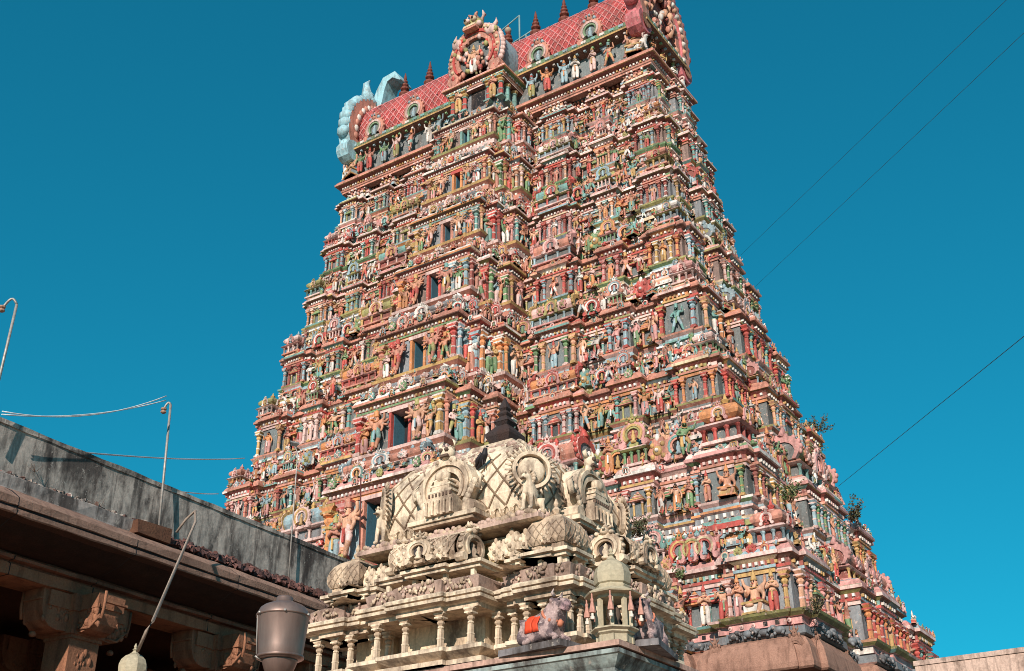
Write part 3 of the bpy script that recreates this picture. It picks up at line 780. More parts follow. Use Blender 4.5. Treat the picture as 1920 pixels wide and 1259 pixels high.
                if not solid:
                    n = max(3, int(round(ln / .40)))
                    for j in range(n):
                        a = mid + ((j + .5) / n - .5) * ln + random.uniform(-.05, .05); q = random.random()
                        if q < .62: put('statue', FIG[random.choice(['seated deity', 'four armed deity', 'greeting figure', 'bearer', 'dancer', 'guard', 'attendant'])], fig_pal(), k, a, bb + random.uniform(-.05, .2), zz, min(1.25, zh * random.uniform(.66, .92)), random.uniform(-.5, .5), i)
                        elif q < .72: put('statue', random.choice((LION, HORSE)), [pick('white sky gold salmon turq'), pick('gold red white'), PC['gold'], PC['red'], PC['dark'], PC['white']], k, a, bb + .1, zz, min(1.0, zh * .66), random.choice((0, math.pi)) + random.uniform(-.5, .5), i)
                        elif q < .88: put('arch_ornament', ARCH0, arch_pal(), k, a, bb + .05, zz, min(.46, zh * .31), 0, i)
                        else: put('crest', PALM, [pick('red olive green turq salmon sky'), pick('gold rose olive red'), pick('gold white')], k, a, bb + .05, zz, min(1.0, zh * .8), 0, i)
                # a crowded row of small arches, crests and seated figures along the cornice, another below the next plinth
                n = max(1, int(ln / (.40 * hs)))
                for j in range(n):
                    a = mid + ((j + .5) / n - .5) * ln + random.uniform(-.05, .05); q = random.random(); s = random.uniform(.8, 1.15) * hs
                    if q < .28: put('arch_ornament', ARCH0, arch_pal(), k, a, b + .24, zc - .08 * hs, .14 * s, 0, i)
                    elif q < .50: put('crest', PALM, [pick('red olive green pink salmon sky turq'), pick('gold rose olive red'), pick('gold white')], k, a, b + .22, zc - .05 * hs, .42 * s, 0, i)
                    elif q < .84: put('statue', FIG0[random.choice(['seated deity', 'seated attendant', 'dancer', 'attendant'])], fig_pal(), k, a, b + .14, zc + .14 * hs, .5 * s, random.uniform(-.5, .5), i)
                    else: put('statue', LION, [pick('white sky gold salmon turq'), pick('gold red white'), PC['gold'], PC['red'], PC['dark'], PC['white']], k, a, b + .12, zc + .14 * hs, .36 * s, random.choice((0, math.pi, -1.57)), i)
                if i < 3:
                    n = max(1, int(ln / .62)); bq = (TD[i + 1] if k == 0 else TW[i + 1]) - .42 + min(o, .05)
                    for j in range(n):
                        a = (mid + ((j + .5) / n - .5) * ln) * (TW[i + 1] / TW[i] if k == 0 else TD[i + 1] / TD[i]); q = random.random(); zm = zc + (zn - pt - zc) * random.uniform(.42, .56)
                        if q < .4: put('arch_ornament', ARCH0, arch_pal(), k, a, bq + .25, zm, .26, 0, i)
                        elif q < .8: put('statue', FIG0[random.choice(['seated deity', 'attendant', 'dancer', 'greeting figure'])], fig_pal(), k, a, bq + .3, zm, random.uniform(.6, .85), random.uniform(-.4, .4), i)
                        else: put('crest', PALM, [pick('red olive green turq salmon sky'), pick('gold rose olive red'), pick('gold white')], k, a, bq + .26, zm, .65, 0, i)
                if i < 7:
                    n = max(1, int(ln / .42)); bq = (TD[i + 1] if k == 0 else TW[i + 1]) - .42 + min(o, .05)
                    for j in range(n):
                        a = (mid + ((j + .5) / n - .5) * ln) * (TW[i + 1] / TW[i]); q = random.random()
                        if q < .75: put('statue', FIG0[random.choice(['seated deity', 'seated attendant', 'bearer', 'dancer'])], fig_pal(), k, a, bq + .26, zn - pt * .95, random.uniform(.38, .55), random.uniform(-.5, .5), i)
                        else: put('arch_ornament', ARCH0, arch_pal(), k, a, bq + .2, zn - pt * .95, .16, 0, i)
    # ---------------- the projecting middle bay with its doorway
    hw_ = SEG_F[0][1] * W * 1.0; pj = (2.7, 2.7, 2.65, 2.4, 2.1, 1.9, 1.75, 1.6)[i]
    dz0, dz1, dw = DOOR[i] if DOOR[i] else (zl, zc - .3, 0)
    ctop = dz1 + .62 * hs; y0 = D
    levs = ((hw_ * .80, pj), (hw_ * 1.05, pj * .72), (hw_ * 1.30, pj * .40))
    for lev, (hx, pp) in enumerate(levs):
        fl = dz0 if lev == 0 else zl - (.1 if lev == 1 else 0); tp = ctop if lev == 0 else zc + (.45 if lev == 1 else .28)
        hp = levs[lev - 1][0] if lev else 0; pn_ = levs[lev + 1][1] if lev < 2 else 0; dp_ = pp - pn_
        door = dw > 0 and lev == 0
        pl = [(-hx, -(y0 + pp)), (hx, -(y0 + pp)), (hx, -y0 + .8), (-hx, -y0 + .8)]
        sub = MB() if False else mb
        wallc = pick('slate teal slate sky', .15) if i < 4 else pick('taupe slate', .15)
        if door:
            q = dw / 2
            for xa, xb in ((-hx, -q), (q, hx)):
                t = T(); t.box(xa, xb, -(y0 + pp), -y0 + .8, fl, tp - .5 * hs); sub.add(t, [wallc])
            t = T(); t.box(-q, q, -(y0 + pp), -y0 + .8, dz1, tp - .5 * hs); sub.add(t, [wallc])
        else: sweep(pl, [(0, fl), (0, tp - .5 * hs)], [wallc], sub)
        cornice(sub, pl, tp, hs, pick('salmon rose gold'), pick('white rose pink salmon'), white, .25)
        f0 = fl - .55 * hs
        sweep(pl, [(-.2, f0 - .2), (.2, f0 - .2), (.24, f0), (.06, f0 + .1), (.06, f0 + .25 * hs), (.24, fl - .14), (.28, fl - .03), (.2, fl), (-.4, fl)],
              [pick('maroon'), pick('rose salmon'), pick('white rose'), pick('slate sky red'), pick('salmon'), pick('gold olive rose'), pick('gold olive'), pick('salmon')], sub)
        bead_row(sub, pl, .06, f0 + .11, f0 + .2, .09, .2, .08, [white])
        hh = tp - .62 * hs - fl
        if lev == 0:
            xs = [-.95, -.60, .60, .95]
            for x in xs: put('pilaster', random.choice(PIL), pil_pal(), 0, x * hx, y0 + pp + .1, fl, (hh * .8, hh * .8, hh), st=i, boost=1.2)
            for sd in (-1, 1):
                put('statue', FIG['many armed guardian'], fig_pal(True), 0, sd * (hx * .36 + dw * .26), y0 + pp + .24, fl, hh * .93, random.uniform(-.2, .2), i, boost=1.5)
                put('statue', FIG[random.choice(STAND)], fig_pal(), 0, sd * hx * .77, y0 + pp + .2, fl, hh * .72, random.uniform(-.2, .2), i)
                put('pediment_niche', AED, [pick('olive gold red salmon turq'), pick('gold rose'), pick('olive red orange green salmon'), PC['teal']], 0, sd * hx * .77, y0 + pp + .03, fl, (hh * .7, hh * .5, hh * .95), st=i)
                put('statue', FIG0['seated attendant'], fig_pal(), 0, sd * hx * .55, y0 + pp + .3, fl, hh * .32, 0, i)
        else:
            for sd in (-1, 1):
                put('pilaster', random.choice(PIL), pil_pal(), 0, sd * (hx - .10), y0 + pp + .08, fl, (hh * .8, hh * .8, hh), st=i)
                put('statue', FIG[random.choice(STAND)], fig_pal(), 0, sd * (hx + hp) / 2, y0 + pp + .2, fl, hh * .85, random.uniform(-.3, .3), i)
        for yq in ((.08, .92) if dp_ < 1.0 else (.06, .5, .94)): put('pilaster', random.choice(PIL), pil_pal(), 1, -(y0 + pp - dp_ * yq), hx + .10, fl, (hh * .6, hh * .6, hh), st=i)
        for yq in ((.5,) if dp_ < 1.0 else (.28, .72)): put('statue', FIG[random.choice(STAND)], fig_pal(), 1, -(y0 + pp - dp_ * yq), hx + .2, fl, hh * random.uniform(.72, .85), random.uniform(-.4, .4), i)
        zz = tp + .2 * hs; nz = (DOOR[i + 1][0] - .5 if i < 7 else 36.2 + E0); sh = max(.25, (nz - zz) * 1.05) / 2.3
        if lev == 0 and i < 7:
            put('miniature_shrine', SALA[3.0], [pick('salmon rose'), pick('white sky red'), pick('white rose'), PC['teal'], pick('sky rose salmon slate', .1), pick('rose white sky')], 0, 0, y0 + pp - .5, zz, (hx / 3.0 * .86, min(.7, sh), sh), st=i, boost=1.3)
            put('arch_ornament', ARCH, arch_pal(), 0, -hx * .42, y0 + pp + .1, zz - .1, sh * .72, 0, i, boost=1.3)
            put('arch_ornament', ARCH, arch_pal(), 0, hx * .95, y0 + pp - .15, zz - .05, sh * .6, .5, i, boost=1.3)
            put('arch_ornament', ARCH, arch_pal(), 1, -(y0 + pp - dp_ * .5), hx + .1, zz, min(.4, sh * .55), 0, i)
            for x in (.1, .3, -.12, .55, -.8): put('statue', FIG['seated deity'], fig_pal(), 0, x * hx, y0 + pp + .18, zz - .05, sh * .9, 0, i)
        if i < 8:
            m_ = max(4, int(2 * hx / (.5 * hs)))
            for j in range(m_):
                a = (-1 + 2 * (j + .5) / m_) * hx; q = random.random(); s = random.uniform(.8, 1.15) * hs
                if q < .35: put('arch_ornament', ARCH0, arch_pal(), 0, a, y0 + pp + .3, tp - .08 * hs, .15 * s, 0, i)
                elif q < .6: put('crest', PALM, [pick('red olive green pink salmon sky turq'), pick('gold rose olive red'), pick('gold white')], 0, a, y0 + pp + .28, tp - .05 * hs, .45 * s, 0, i)
                else: put('statue', FIG0[random.choice(['seated deity', 'seated attendant', 'dancer'])], fig_pal(), 0, a, y0 + pp + .2, tp + .14 * hs, .5 * s, random.uniform(-.4, .4), i)
            for j in range(3): put('statue', FIG0[random.choice(['seated deity', 'attendant', 'dancer'])], fig_pal(), 1, -(y0 + pp - dp_ * (.15 + .35 * j)), hx + .2, tp + .1, .55 * hs, 0, i)
        if lev >= 1 and i < 7:
            for sd in (-1, 1): put('miniature_shrine', PANEL, shrine_pal(), 0, sd * (hx + hp) / 2, y0 + pp - .05, tp + .15, min(sh, (zn - tp) / 2.2) * .8, st=i)
            put('arch_ornament', ARCH, arch_pal(), 1, -(y0 + pp - dp_ * .5), hx + .1, tp + .1, min(.32, dp_ * .45), 0, i)
    st = mb.build('storey', 'paint', tower)
    storeys.append(st)
    if dw > 0:
        q = dw / 2; t = T(); yf = -(y0 + pj)
        for sd in (-1, 1): t.box(sd * q - .06 * (sd < 0) * 1.0 - (.0 if sd < 0 else .06), sd * q + (.06 if sd > 0 else .0) + (.06 if sd < 0 else 0), yf - .06, yf + .5, dz0 + .01, dz1 - .09, 0)
        t.box(-q - .12, q + .12, yf - .08, yf + .5, dz1 - .09, dz1 + .07, 1); t.box(-q - .2, q + .2, yf - .14, yf + .4, dz0 - .1, dz0 + .012, 2)
        d = MB(); d.add(t, [pick('red salmon orange turq gold'), pick('red turq rose'), pick('orange olive salmon')])
        d.build('door_frame', 'paint', st)
        t = T(); xr = q - .07
        t.box(-xr, -xr + .02, yf + .1, yf + .78, dz0 + .02, dz1 - .1, 0); t.box(xr - .02, xr, yf + .1, yf + .78, dz0 + .02, dz1 - .1, 0); t.box(-xr + .02, xr - .02, yf + .74, yf + .78, dz0 + .02, dz1 - .1, 1)
        d = MB(); d.add(t, [(.06, .16, .22), (.02, .02, .025)]); d.build('door_recess', 'plain', st)
# ---------------------------------------------------------------- crown of the tower: neck, eave, barrel roof, gables, finials
def cyl_roof(L, prof):
    t = T(); n = len(prof)
    t.raw([(x, y, z) for x in (-L, L) for y, z in prof], [(i, i + 1, n + i + 1, n + i) for i in range(n - 1)], 0, True); return t

mb = MB(); zt = TOPZ
WT, DT = 9.18 - .42, 2.12 - .3
pl = rect_plan(WT, DT, SEG_F, SEG_S)
cornice(mb, [(-9.0, -DT - .1), (9.0, -DT - .1), (9.0, DT + .1), (-9.0, DT + .1)], zt - .1, .9, PC['salmon'] * 1.1, PC['salmon'], PC['white'], .34)
pn = [(-8.5, -1.55), (8.5, -1.55), (8.5, 1.55), (-8.5, 1.55)]
sweep(pn, [(.28, zt + .1), (.34, zt + .2), (.34, zt + .3), (0, zt + .34), (0, zt + 1.75)], [PC['olive'], PC['olive'], PC['gold'] * .8, PC['teal'] * 1.2], mb)
ze = zt + 1.78
sweep(pn, [(0, ze - .12), (.35, ze - .05), (.62, ze + .02), (.64, ze + .10), (.52, ze + .13), (.52, ze + .2), (.56, ze + .21), (.56, ze + .44), (.44, ze + .5), (-.5, ze + .5)],
      [PC['brown'], PC['brown'], PC['gold'], PC['peach'], PC['dark'] * 3, PC['sky'] * .8, PC['green'] * .7 + .02, PC['green'], PC['salmon']], mb)
bead_row(mb, pn, .36, ze - .15, ze - .06, .10, .42, .12, [PC['white'], PC['sky'], PC['green'] * 1.3])
bead_row(mb, pn, .5, ze + .26, ze + .40, .26, .5, .09, [PC['turq'], PC['sky'], PC['white'] * .8])
neck = mb.build('neck_storey', 'paint', tower)
for a in np.linspace(-8.0, 8.0, 19):
    if abs(a) < 2.0: continue
    put('statue', FIG[random.choice(['greeting figure', 'attendant', 'dancer', 'four armed deity', 'guard'])], fig_pal(), 0, a + random.uniform(-.2, .2), 1.95, zt + .32, random.uniform(1.15, 1.35), random.uniform(-.4, .4), 8)
for a in np.linspace(-8.3, 8.3, 11):
    if abs(a) > 1.8: put('pilaster', PIL[1], [PC['teal'], PC['slate'], PC['sky']], 0, a, 1.62, zt + .32, (1.2, 1.2, 1.4), st=8)
for a in (-1, 0, 1): put('statue', FIG['guard'], fig_pal(), 1, a * 1.1, 8.75, zt + .3, 1.3, 0, 8)

# barrel roof with a raised diamond lattice
zb = ze + .5; RP = []
for j in range(25):
    th = math.pi * j / 24
    y = -math.cos(th) * (1.72 + .24 * math.sin(th) ** .6 * (1 if th < 1.6 or th > 1.55 else 1)); z = zb + 3.3 * math.sin(th) ** .82 * (1 if True else 0)
    RP.append((y, z))
RP = [( -1.62, zb)] + RP[1:-1] + [(1.62, zb)]
RL = 8.35
mb = MB(); mb.add(cyl_roof(RL, RP), [(.42, .06, .06)])
cum = np.concatenate([[0], np.cumsum([math.dist(RP[i], RP[i + 1]) for i in range(24)])]); tot = cum[-1]
RPa = np.array(RP)
def on_roof(s, lift=0.0):
    y = np.interp(s, cum, RPa[:, 0]); z = np.interp(s, cum, RPa[:, 1])
    e = .05; dy = np.interp(s + e, cum, RPa[:, 0]) - np.interp(s - e, cum, RPa[:, 0]); dz = np.interp(s + e, cum, RPa[:, 1]) - np.interp(s - e, cum, RPa[:, 1])
    q = math.hypot(dy, dz) + 1e-9
    return y - dz / q * lift, z + dy / q * lift
lat = T(); pitch = .40; half = tot / 2 + .3; slope = .72
for sg in (-1, 1):
    x0 = -RL - half * slope
    while x0 < RL + half * slope:
        pts = []
        for j in range(15):
            s = .02 + (half) * j / 14; x = x0 + sg * slope * s
            if -RL <= x <= RL: y, z = on_roof(s, .02); pts.append((x, y, z))
        if len(pts) > 1: lat.tube(pts, .032, 4, 0, False)
        x0 += pitch
mb.add(lat, [(.70, .27, .27)])
dot = T(); row = 0
for s in np.arange(.36, half, .36):
    row += 1
    for x in np.arange(-RL + .3 + (row % 2) * .26, RL, .52):
        if random.random() < .1: y, z = on_roof(s, .01); dot.ball((x, y, z), .055, 0, 5, 4)
mb.add(dot, [(.05, .012, .015)])
roof = mb.build('barrel_roof', 'paint', tower)
ridge_z = max(z for y, z in RP)
for n_ in range(9):
    x = -6.75 + n_ * 1.72
    m = MB(); m.add(FINIAL, [(.17, .045, .03)]); m.build('finial', 'plain', roof, loc=(x, 0, ridge_z - .06)).scale = (.8, .8, 1.55)
for x in (-7.0, -4.4, 3.2, 6.1):
    m = MB(); m.add(ARCH, [PC['salmon'], PC['rose'] * .8, PC['green'] * .8 + .05, PC['teal'], PC['salmon'] * 1.05, PC['sky']]); o = m.build('roof_arch', 'paint', roof, loc=(x, -1.98, ze + .28)); o.scale = (.60, .7, .66)

def gable(parent, x, sd, inner):
    """horseshoe end of the roof: scalloped rim, blue thickness, mask and two sweeping horns"""
    t = T(); n = 30
    o = [(1.02 * y, z) for y, z in RP]
    oo = [(y * 1.42 * (1.0 + .06 * abs(math.sin(i * 1.6))), zb - .5 + (z - zb) * 1.22 + .35) for i, (y, z) in enumerate(RP)]
    ii = [(y * 1.03, zb - .3 + (z - zb) * 1.02 + .2) for y, z in RP]; jj = [(y * .8, zb - .2 + (z - zb) * .86 + .2) for y, z in RP]
    t.ring(oo, ii, -.42, .30, 2 if inner else 0, 1); t.ring(ii, jj, -.30, .2, 0, 0); t.prism(jj, -.1, .15, 3)
    for i in range(1, 25):
        t.ball((oo[i][0] * .99, -.06, oo[i][1]), .34, 1, 7, 5, (1, 1.25, 1))
        t.ball((ii[i][0] * 1.08, -.40, ii[i][1] + .05), .16, 4 if i % 2 else 5, 6, 4); t.ball((ii[i][0] * 1.10, .30, ii[i][1] + .05), .20, 0 if i % 2 else 5, 6, 4, (1, .5, 1.1)); t.ball((jj[i][0] * 1.06, .2, jj[i][1] + .03), .16, 6, 6, 4, (1, .5, 1))
    for i in range(60):
        t.ball((random.uniform(-1.5, 1.5), -.3, zb + random.uniform(.0, 3.0)), random.uniform(.10, .22), random.choice((0, 4, 5, 3)), 6, 4, (.8, 1, 1.3))
    tz = oo[12][1]
    for s2 in (-1, 1):
        t.tube([(s2 * .5, 0, tz - .3), (s2 * 1.0, -.05, tz + .35), (s2 * 1.0, -.1, tz + 1.0), (s2 * .75, -.1, tz + 1.5)], [.34, .3, .2, .04], 8, 2)
        t.lathe([(.1, -.4), (.62, -.4), (.7, -.1), (.62, .35), (.1, .35)], 12, [1, 1, 1, 1]); V = t.v[-1]; V[:] = np.stack([V[:, 0] + s2 * 2.1, V[:, 2], V[:, 1] + zb - .5], 1)
        t.lathe([(.05, -.45), (.4, -.45)], 10, 4); V = t.v[-1]; V[:] = np.stack([V[:, 0] + s2 * 2.1, V[:, 2] - .02, V[:, 1] + zb - .5], 1)
    t.ball((0, -.3, tz - .1), .5, 4, 9, 6, (1, .8, .9)); t.ball((-.2, -.66, tz), .13, 5, 6, 4); t.ball((.2, -.66, tz), .13, 5, 6, 4)
    m = MB(); pal = [PC['salmon'] * 1.05, (.34, .58, .66), (.38, .62, .70), PC['red'], PC['orange'], PC['white'], PC['red']]
    if sd > 0: pal = [PC['salmon'], (.62, .18, .20), (.34, .58, .64), PC['maroon'], PC['peach'], PC['white'], PC['red']]
    m.add(t, pal, rot(sd * math.pi / 2)); return m.build('gable', 'paint', parent, loc=(x, 0, 0))
gable(roof, -RL - .25, -1, False)
gable(roof, RL + .25, 1, False)
# the long curled horn plates behind the left gable
t = T()
def curl(pts, w, th, slot):
    P = np.array(pts); d = np.gradient(P, axis=0); nrm = np.stack([-d[:, 1], d[:, 0]], 1); nrm /= np.linalg.norm(nrm, axis=1)[:, None]
    w = np.array(w); t.ring([tuple(p) for p in P + nrm * w[:, None]], [tuple(p) for p in P - nrm * w[:, None]], -th, th, slot)
curl([(-8.9, 42.6), (-8.95, 43.4), (-9.15, 44.2), (-9.45, 45.1)], [.38, .42, .3, .03], .16, 0)
curl([(-8.6, 42.6), (-8.3, 43.3), (-8.1, 44.1), (-7.8, 44.7), (-7.2, 44.8), (-6.7, 44.2)], [.4, .36, .3, .26, .2, .03], .5, 0)
m = MB(); m.add(t, [(.32, .56, .63)]); m.build('gable_horn', 'paint', roof)

# the great arch over the middle bay
def big_arch():
    t = T(); n = 34
    prof = []
    for i in range(n):
        a = math.pi * 1.22 - math.pi * 1.44 * i / (n - 1)
        prof.append((1.52 * math.cos(a), 1.55 + 1.75 * math.sin(a)))
    sh = lambda k, dz=0: [(x * k, 1.55 + (z - 1.55) * k + dz) for x, z in prof]
    t.ring(sh(1.0), sh(.82), -.28, 2.3, 0, 1); t.ring(sh(.82), sh(.74, -.02), -.36, .1, 2); t.ring(sh(.74, -.02), sh(.60, -.08), -.3, .1, 0); t.prism(sh(.60, -.08)[::-1], -.12, .1, 3)
    for i in range(0, n, 1):
        x, z = sh(1.02)[i]; t.ball((x, -.06, z), .17, 4, 6, 4, (1, .9, 1))
        if i % 2 == 0: x, z = sh(.91)[i]; t.ball((x, -.28, z), .11, 5, 6, 4)
    for sd in (-1, 1):
        t.lathe([(.05, -.35), (.34, -.35), (.40, -.1), (.38, .15)], 10, 0); V = t.v[-1]; V[:] = np.stack([V[:, 0] + sd * 1.2, V[:, 2], V[:, 1] + .35], 1)
        t.ball((sd * 1.0, -.3, 2.55), .32, 4, 7, 5, (1, .7, 1)); t.ball((sd * 1.0, -.5, 2.62), .1, 5, 6, 4)
        t.tube([(sd * 1.0, -.15, 2.8), (sd * 1.25, -.15, 3.05), (sd * 1.2, -.1, 3.4)], [.14, .1, .02], 6, 4)
        for j in range(34): t.ball((sd * random.uniform(.12, 1.3), -.3, random.uniform(.1, 2.7)), random.uniform(.06, .14), random.choice((0, 2, 4, 5, 6, 0)), 6, 4, (1, 1, 1.3))
    # monster mask at the top: cheeks, bulging eyes, teeth, horns
    t.ball((0, -.25, 3.3), .50, 6, 10, 6, (1.1, .8, .95)); t.box(-.34, .34, -.72, -.4, 2.98, 3.10, 5); t.box(-.38, .38, -.70, -.4, 2.86, 2.98, 0)
    for sd in (-1, 1):
        t.ball((sd * .22, -.62, 3.42), .16, 5, 8, 5); t.ball((sd * .22, -.77, 3.42), .07, 7, 6, 4); t.ball((sd * .42, -.45, 3.16), .17, 4, 6, 4)
        t.tube([(sd * .35, -.2, 3.6), (sd * .56, -.2, 3.85), (sd * .45, -.2, 4.2)], [.16, .11, .02], 6, 4); t.tube([(sd * .1, -.3, 3.7), (sd * .14, -.35, 3.95), (sd * .26, -.4, 4.05)], [.12, .1, .05], 6, 0)
    t.ball((0, -.78, 3.26), .11, 4, 6, 4); t.lathe([(.2, 0), (.26, .14), (.1, .3), (.02, .55)], 8, 4, (0, -.2, 3.72))
    return t
m = MB(); m.add(big_arch(), [PC['salmon'], (.26, .40, .46), (.55, .07, .06), PC['teal'], PC['rose'], PC['cream'], PC['olive'], PC['dark']])
m.add(FIG['four armed deity'], [PC['peach'], PC['white'], PC['gold'], PC['red'], PC['dark'], PC['white']], None, (0, -.3, .3), 1.55)
za = zt + 1.62
m.build('arch_face', 'paint', tower, loc=(.36, -3.12, za))
# pavilion that carries it
m = MB(); t = T(); t.box(-1.3, 1.3, -3.0, -1.5, zt - 1.6, za, 0)
for x in (-1.4, -.7, .7, 1.4): t.add(PIL[0], None, (x, -3.15, zt), (1.5, 1.5, za - zt - .2), [1, 2, 3])
for y in (-2.6, -2.0): t.add(PIL[0], None, (1.4, y, zt), (1.5, 1.5, za - zt - .2), [2, 2, 3])
t.box(-.4, .4, -3.02, -2.9, zt + .1, za - .5, 4)
m.add(t, [PC['slate'], PC['red'], PC['turq'], PC['gold'], PC['dark']], None, (.36, 0, 0))
pq = [(-1.2, -3.2), (1.92, -3.2), (1.92, -1.5), (-1.2, -1.5)]
cornice(m, pq, za, .8, PC['salmon'], PC['rose'], PC['white'], .3)
m.build('arch_pavilion', 'paint', tower)
for sd in (-1, 1): put('statue', FIG['greeting figure'], fig_pal(True), 0, .36 + sd * 1.0, 3.25, zt + .05, 1.4, 0, 8)
# seated giants with lions at the roof corners
for x, y, az in ((-8.45, -1.95, -.3), (8.3, -1.95, .2), (8.5, 1.6, 1.4)):
    INST['statue'].append((.09, FIG['seated deity'], [PC['peach'] * .9, PC['gold'], PC['gold'], PC['sky'], PC['dark'], PC['white']], az, np.array((x, y, zt + .18)), 1.75, 8, 'large seated guardian in peach paint at a roof corner'))
    INST['statue'].append((.05, LION, [PC['white'], PC['rose'], PC['gold'], PC['red'], PC['dark'], PC['white']], az + (math.pi if x < 0 else 0), np.array((x + (.4 if x > 0 else -.3), y - .1, zt + .18)), 1.0, 8, None))

# granite storey under the painted ones
m = MB(); zb0 = TZL[0] - .742
pb = rect_plan(14.2, 7.0, SEG_F, SEG_S)
st_c = np.array((.34, .19, .14))
sweep(pb, [(0, 0), (0, zb0 - 1.5)], [st_c * .8], m)
sweep(pb, [(0, zb0 - 1.5), (.10, zb0 - 1.45), (.10, zb0 - 1.25), (.2, zb0 - 1.2), (.2, zb0 - 1.05), (.55, zb0 - .98), (.75, zb0 - 1.0), (.8, zb0 - .95), (.8, zb0 - .82), (.72, zb0 - .4), (.55, zb0 - .1), (.35, zb0), (-.5, zb0)], [st_c, st_c, st_c * .9, st_c, st_c * .7, st_c * .7, st_c, st_c, st_c * 1.05, st_c * 1.05, st_c, st_c], m)
base_o = m.build('stone_base', 'stone', tower)
for k, L, dist in ((0, 14.2, 7.0), (1, 7.0, 14.2)):
    for a in np.arange(-L + .3, L, 1.35):
        t = MB(); t.add(PIL[1], [st_c, st_c * .9, st_c * 1.05]); th = k * math.pi / 2
        if (k == 0 and a > 4) or k == 1: o = t.build('stone_pilaster', 'stone', base_o, loc=((a, -dist - .1, zb0 - 4.4), (dist + .1, a, zb0 - 4.4))[k], az=th); o.scale = (2.2, 2.2, 3.2)
for k, L, dist in ((0, 14.9, 7.75), (1, 7.5, 14.95)):
    for a in np.arange(-L + .6, L, 2.4):
        if (k == 0 and a > 3) or k == 1:
            t = MB(); t.add(ARCH0, [st_c * 1.05, st_c, st_c * .9, st_c * .8, st_c, st_c]); o = t.build('stone_arch', 'stone', base_o, loc=((a, -dist + .1, zb0 - .9), (dist - .1, a, zb0 - .9))[k], az=k * math.pi / 2); o.scale = (.3, .3, .42)
# ---------------------------------------------------------------- link the sculptures: the 100 that show largest of each kind are parts, the rest one mass
for kind, L in INST.items():
    L.sort(key=lambda q: -q[0])
    for imp, t, pal, az, p, sc, st, label in L[:100]:
        m = MB(); m.add(t, pal, rot(az), (0, 0, 0), sc)
        o = m.build(kind, 'paint', storeys[st] if st is not None and st < 8 else (neck if st == 8 else tower), loc=p)
        if label: o['label'] = label
    if len(L) > 100:
        m = MB()
        for imp, t, pal, az, p, sc, st, label in L[100:]: m.add(t, pal, rot(az), p, sc)
        o = m.build(kind + '_mass', 'paint', tower); o['kind'] = 'stuff'
    print(kind, len(L))
# ---------------------------------------------------------------- pillared stone hall on the left
hall = root('pillared_hall', -17.26, 10.7, EYE, math.radians(93.07))      # local x runs away along its front, y goes inwards
tag(hall, 'dark granite pillared hall with a heavy stone eave and a stained grey parapet', 'hall')
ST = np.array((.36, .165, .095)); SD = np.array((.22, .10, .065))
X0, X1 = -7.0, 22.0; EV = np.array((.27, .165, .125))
def strip(name, prof, cols, mat, parent, x0=X0, x1=X1, joints=False):
    """a moulding of constant section (y, z) along the hall front"""
    n = len(prof); t = T(); xs = list(np.linspace(x0, x1, int((x1 - x0) / .45) + 2)); jn = set()
    if joints:                                                     # open joints between the stone blocks
        x = x0 + .9
        while x < x1 - 1: xs += [x, x + .022]; jn.add(x); x += random.uniform(1.7, 3.1)
    xs = sorted(xs); m = len(xs); cols = list(cols) + [PC['dark'] * 2]; nj = len(cols) - 1
    V = [(x, y + random.uniform(-.012, .012), z + random.uniform(-.010, .010)) for x in xs for y, z in prof]
    F = []; S = []
    for j in range(m - 1):
        for i in range(n - 1): F.append((j * n + i, j * n + i + 1, (j + 1) * n + i + 1, (j + 1) * n + i)); S.append(nj if xs[j] in jn else min(i, nj - 1))
    t.raw(V, F, S)
    for j in (0, m - 1): t.f.append((np.array([list(range(j * n, j * n + n))]), np.array([0]), False))
    b = MB(); b.add(t, cols); return b.build(name, mat, parent)
MAT['concrete'] = paint_mat('stained_cement', grime=(.055, .045, .042), amount=.9, scale=1.5, rough=.9, bstr=.6, bdist=.02, fine=9, lo=.46, hi=.60, stretch=(1.3, 1.3, .6), streak=.8, chip=(.42, .38, .34))
strip('parapet', [(1.25, 7.3), (1.2, 7.35), (1.2, 8.60), (1.17, 8.61), (1.17, 8.70), (1.5, 8.70), (1.5, 7.3), (1.25, 7.3)], [np.array((.42, .37, .33))], 'concrete', hall)
strip('kerb', [(.46, 7.16), (.50, 7.20), (.50, 7.43), (.55, 7.46), (.80, 7.50), (1.28, 7.52), (1.28, 7.16), (.46, 7.16)], [np.array((.36, .32, .30))], 'concrete', hall, X0, 3.6)
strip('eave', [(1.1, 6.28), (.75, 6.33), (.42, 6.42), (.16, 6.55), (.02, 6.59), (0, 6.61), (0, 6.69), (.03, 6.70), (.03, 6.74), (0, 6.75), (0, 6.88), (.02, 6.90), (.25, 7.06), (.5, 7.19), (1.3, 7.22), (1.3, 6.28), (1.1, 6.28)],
      [SD * .14, SD * .12, SD * .12, SD * .3, EV, EV, PC['dark'] * 2, PC['dark'] * 2, EV, EV, EV * 1.2, EV * 1.3, EV * 1.3, EV * 1.1, ST, ST, ST], 'stone', hall, joints=True)  # underside colours cut to near black: shade beneath the eave is painted in
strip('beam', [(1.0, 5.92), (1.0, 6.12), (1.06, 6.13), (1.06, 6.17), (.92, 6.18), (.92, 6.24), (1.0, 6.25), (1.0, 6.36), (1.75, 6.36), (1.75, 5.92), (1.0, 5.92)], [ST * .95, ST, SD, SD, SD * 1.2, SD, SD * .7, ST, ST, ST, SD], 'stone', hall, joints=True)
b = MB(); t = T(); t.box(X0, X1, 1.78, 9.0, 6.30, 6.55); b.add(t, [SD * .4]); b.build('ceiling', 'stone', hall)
b = MB(); t = T(); t.box(X0, X1, 9.0, 9.4, -1.6, 6.5); t.box(X0 - .4, X0, 1.0, 9.4, -1.6, 6.5); b.add(t, [np.array((.10, .04, .035))]); b.build('back_wall', 'stone', hall)
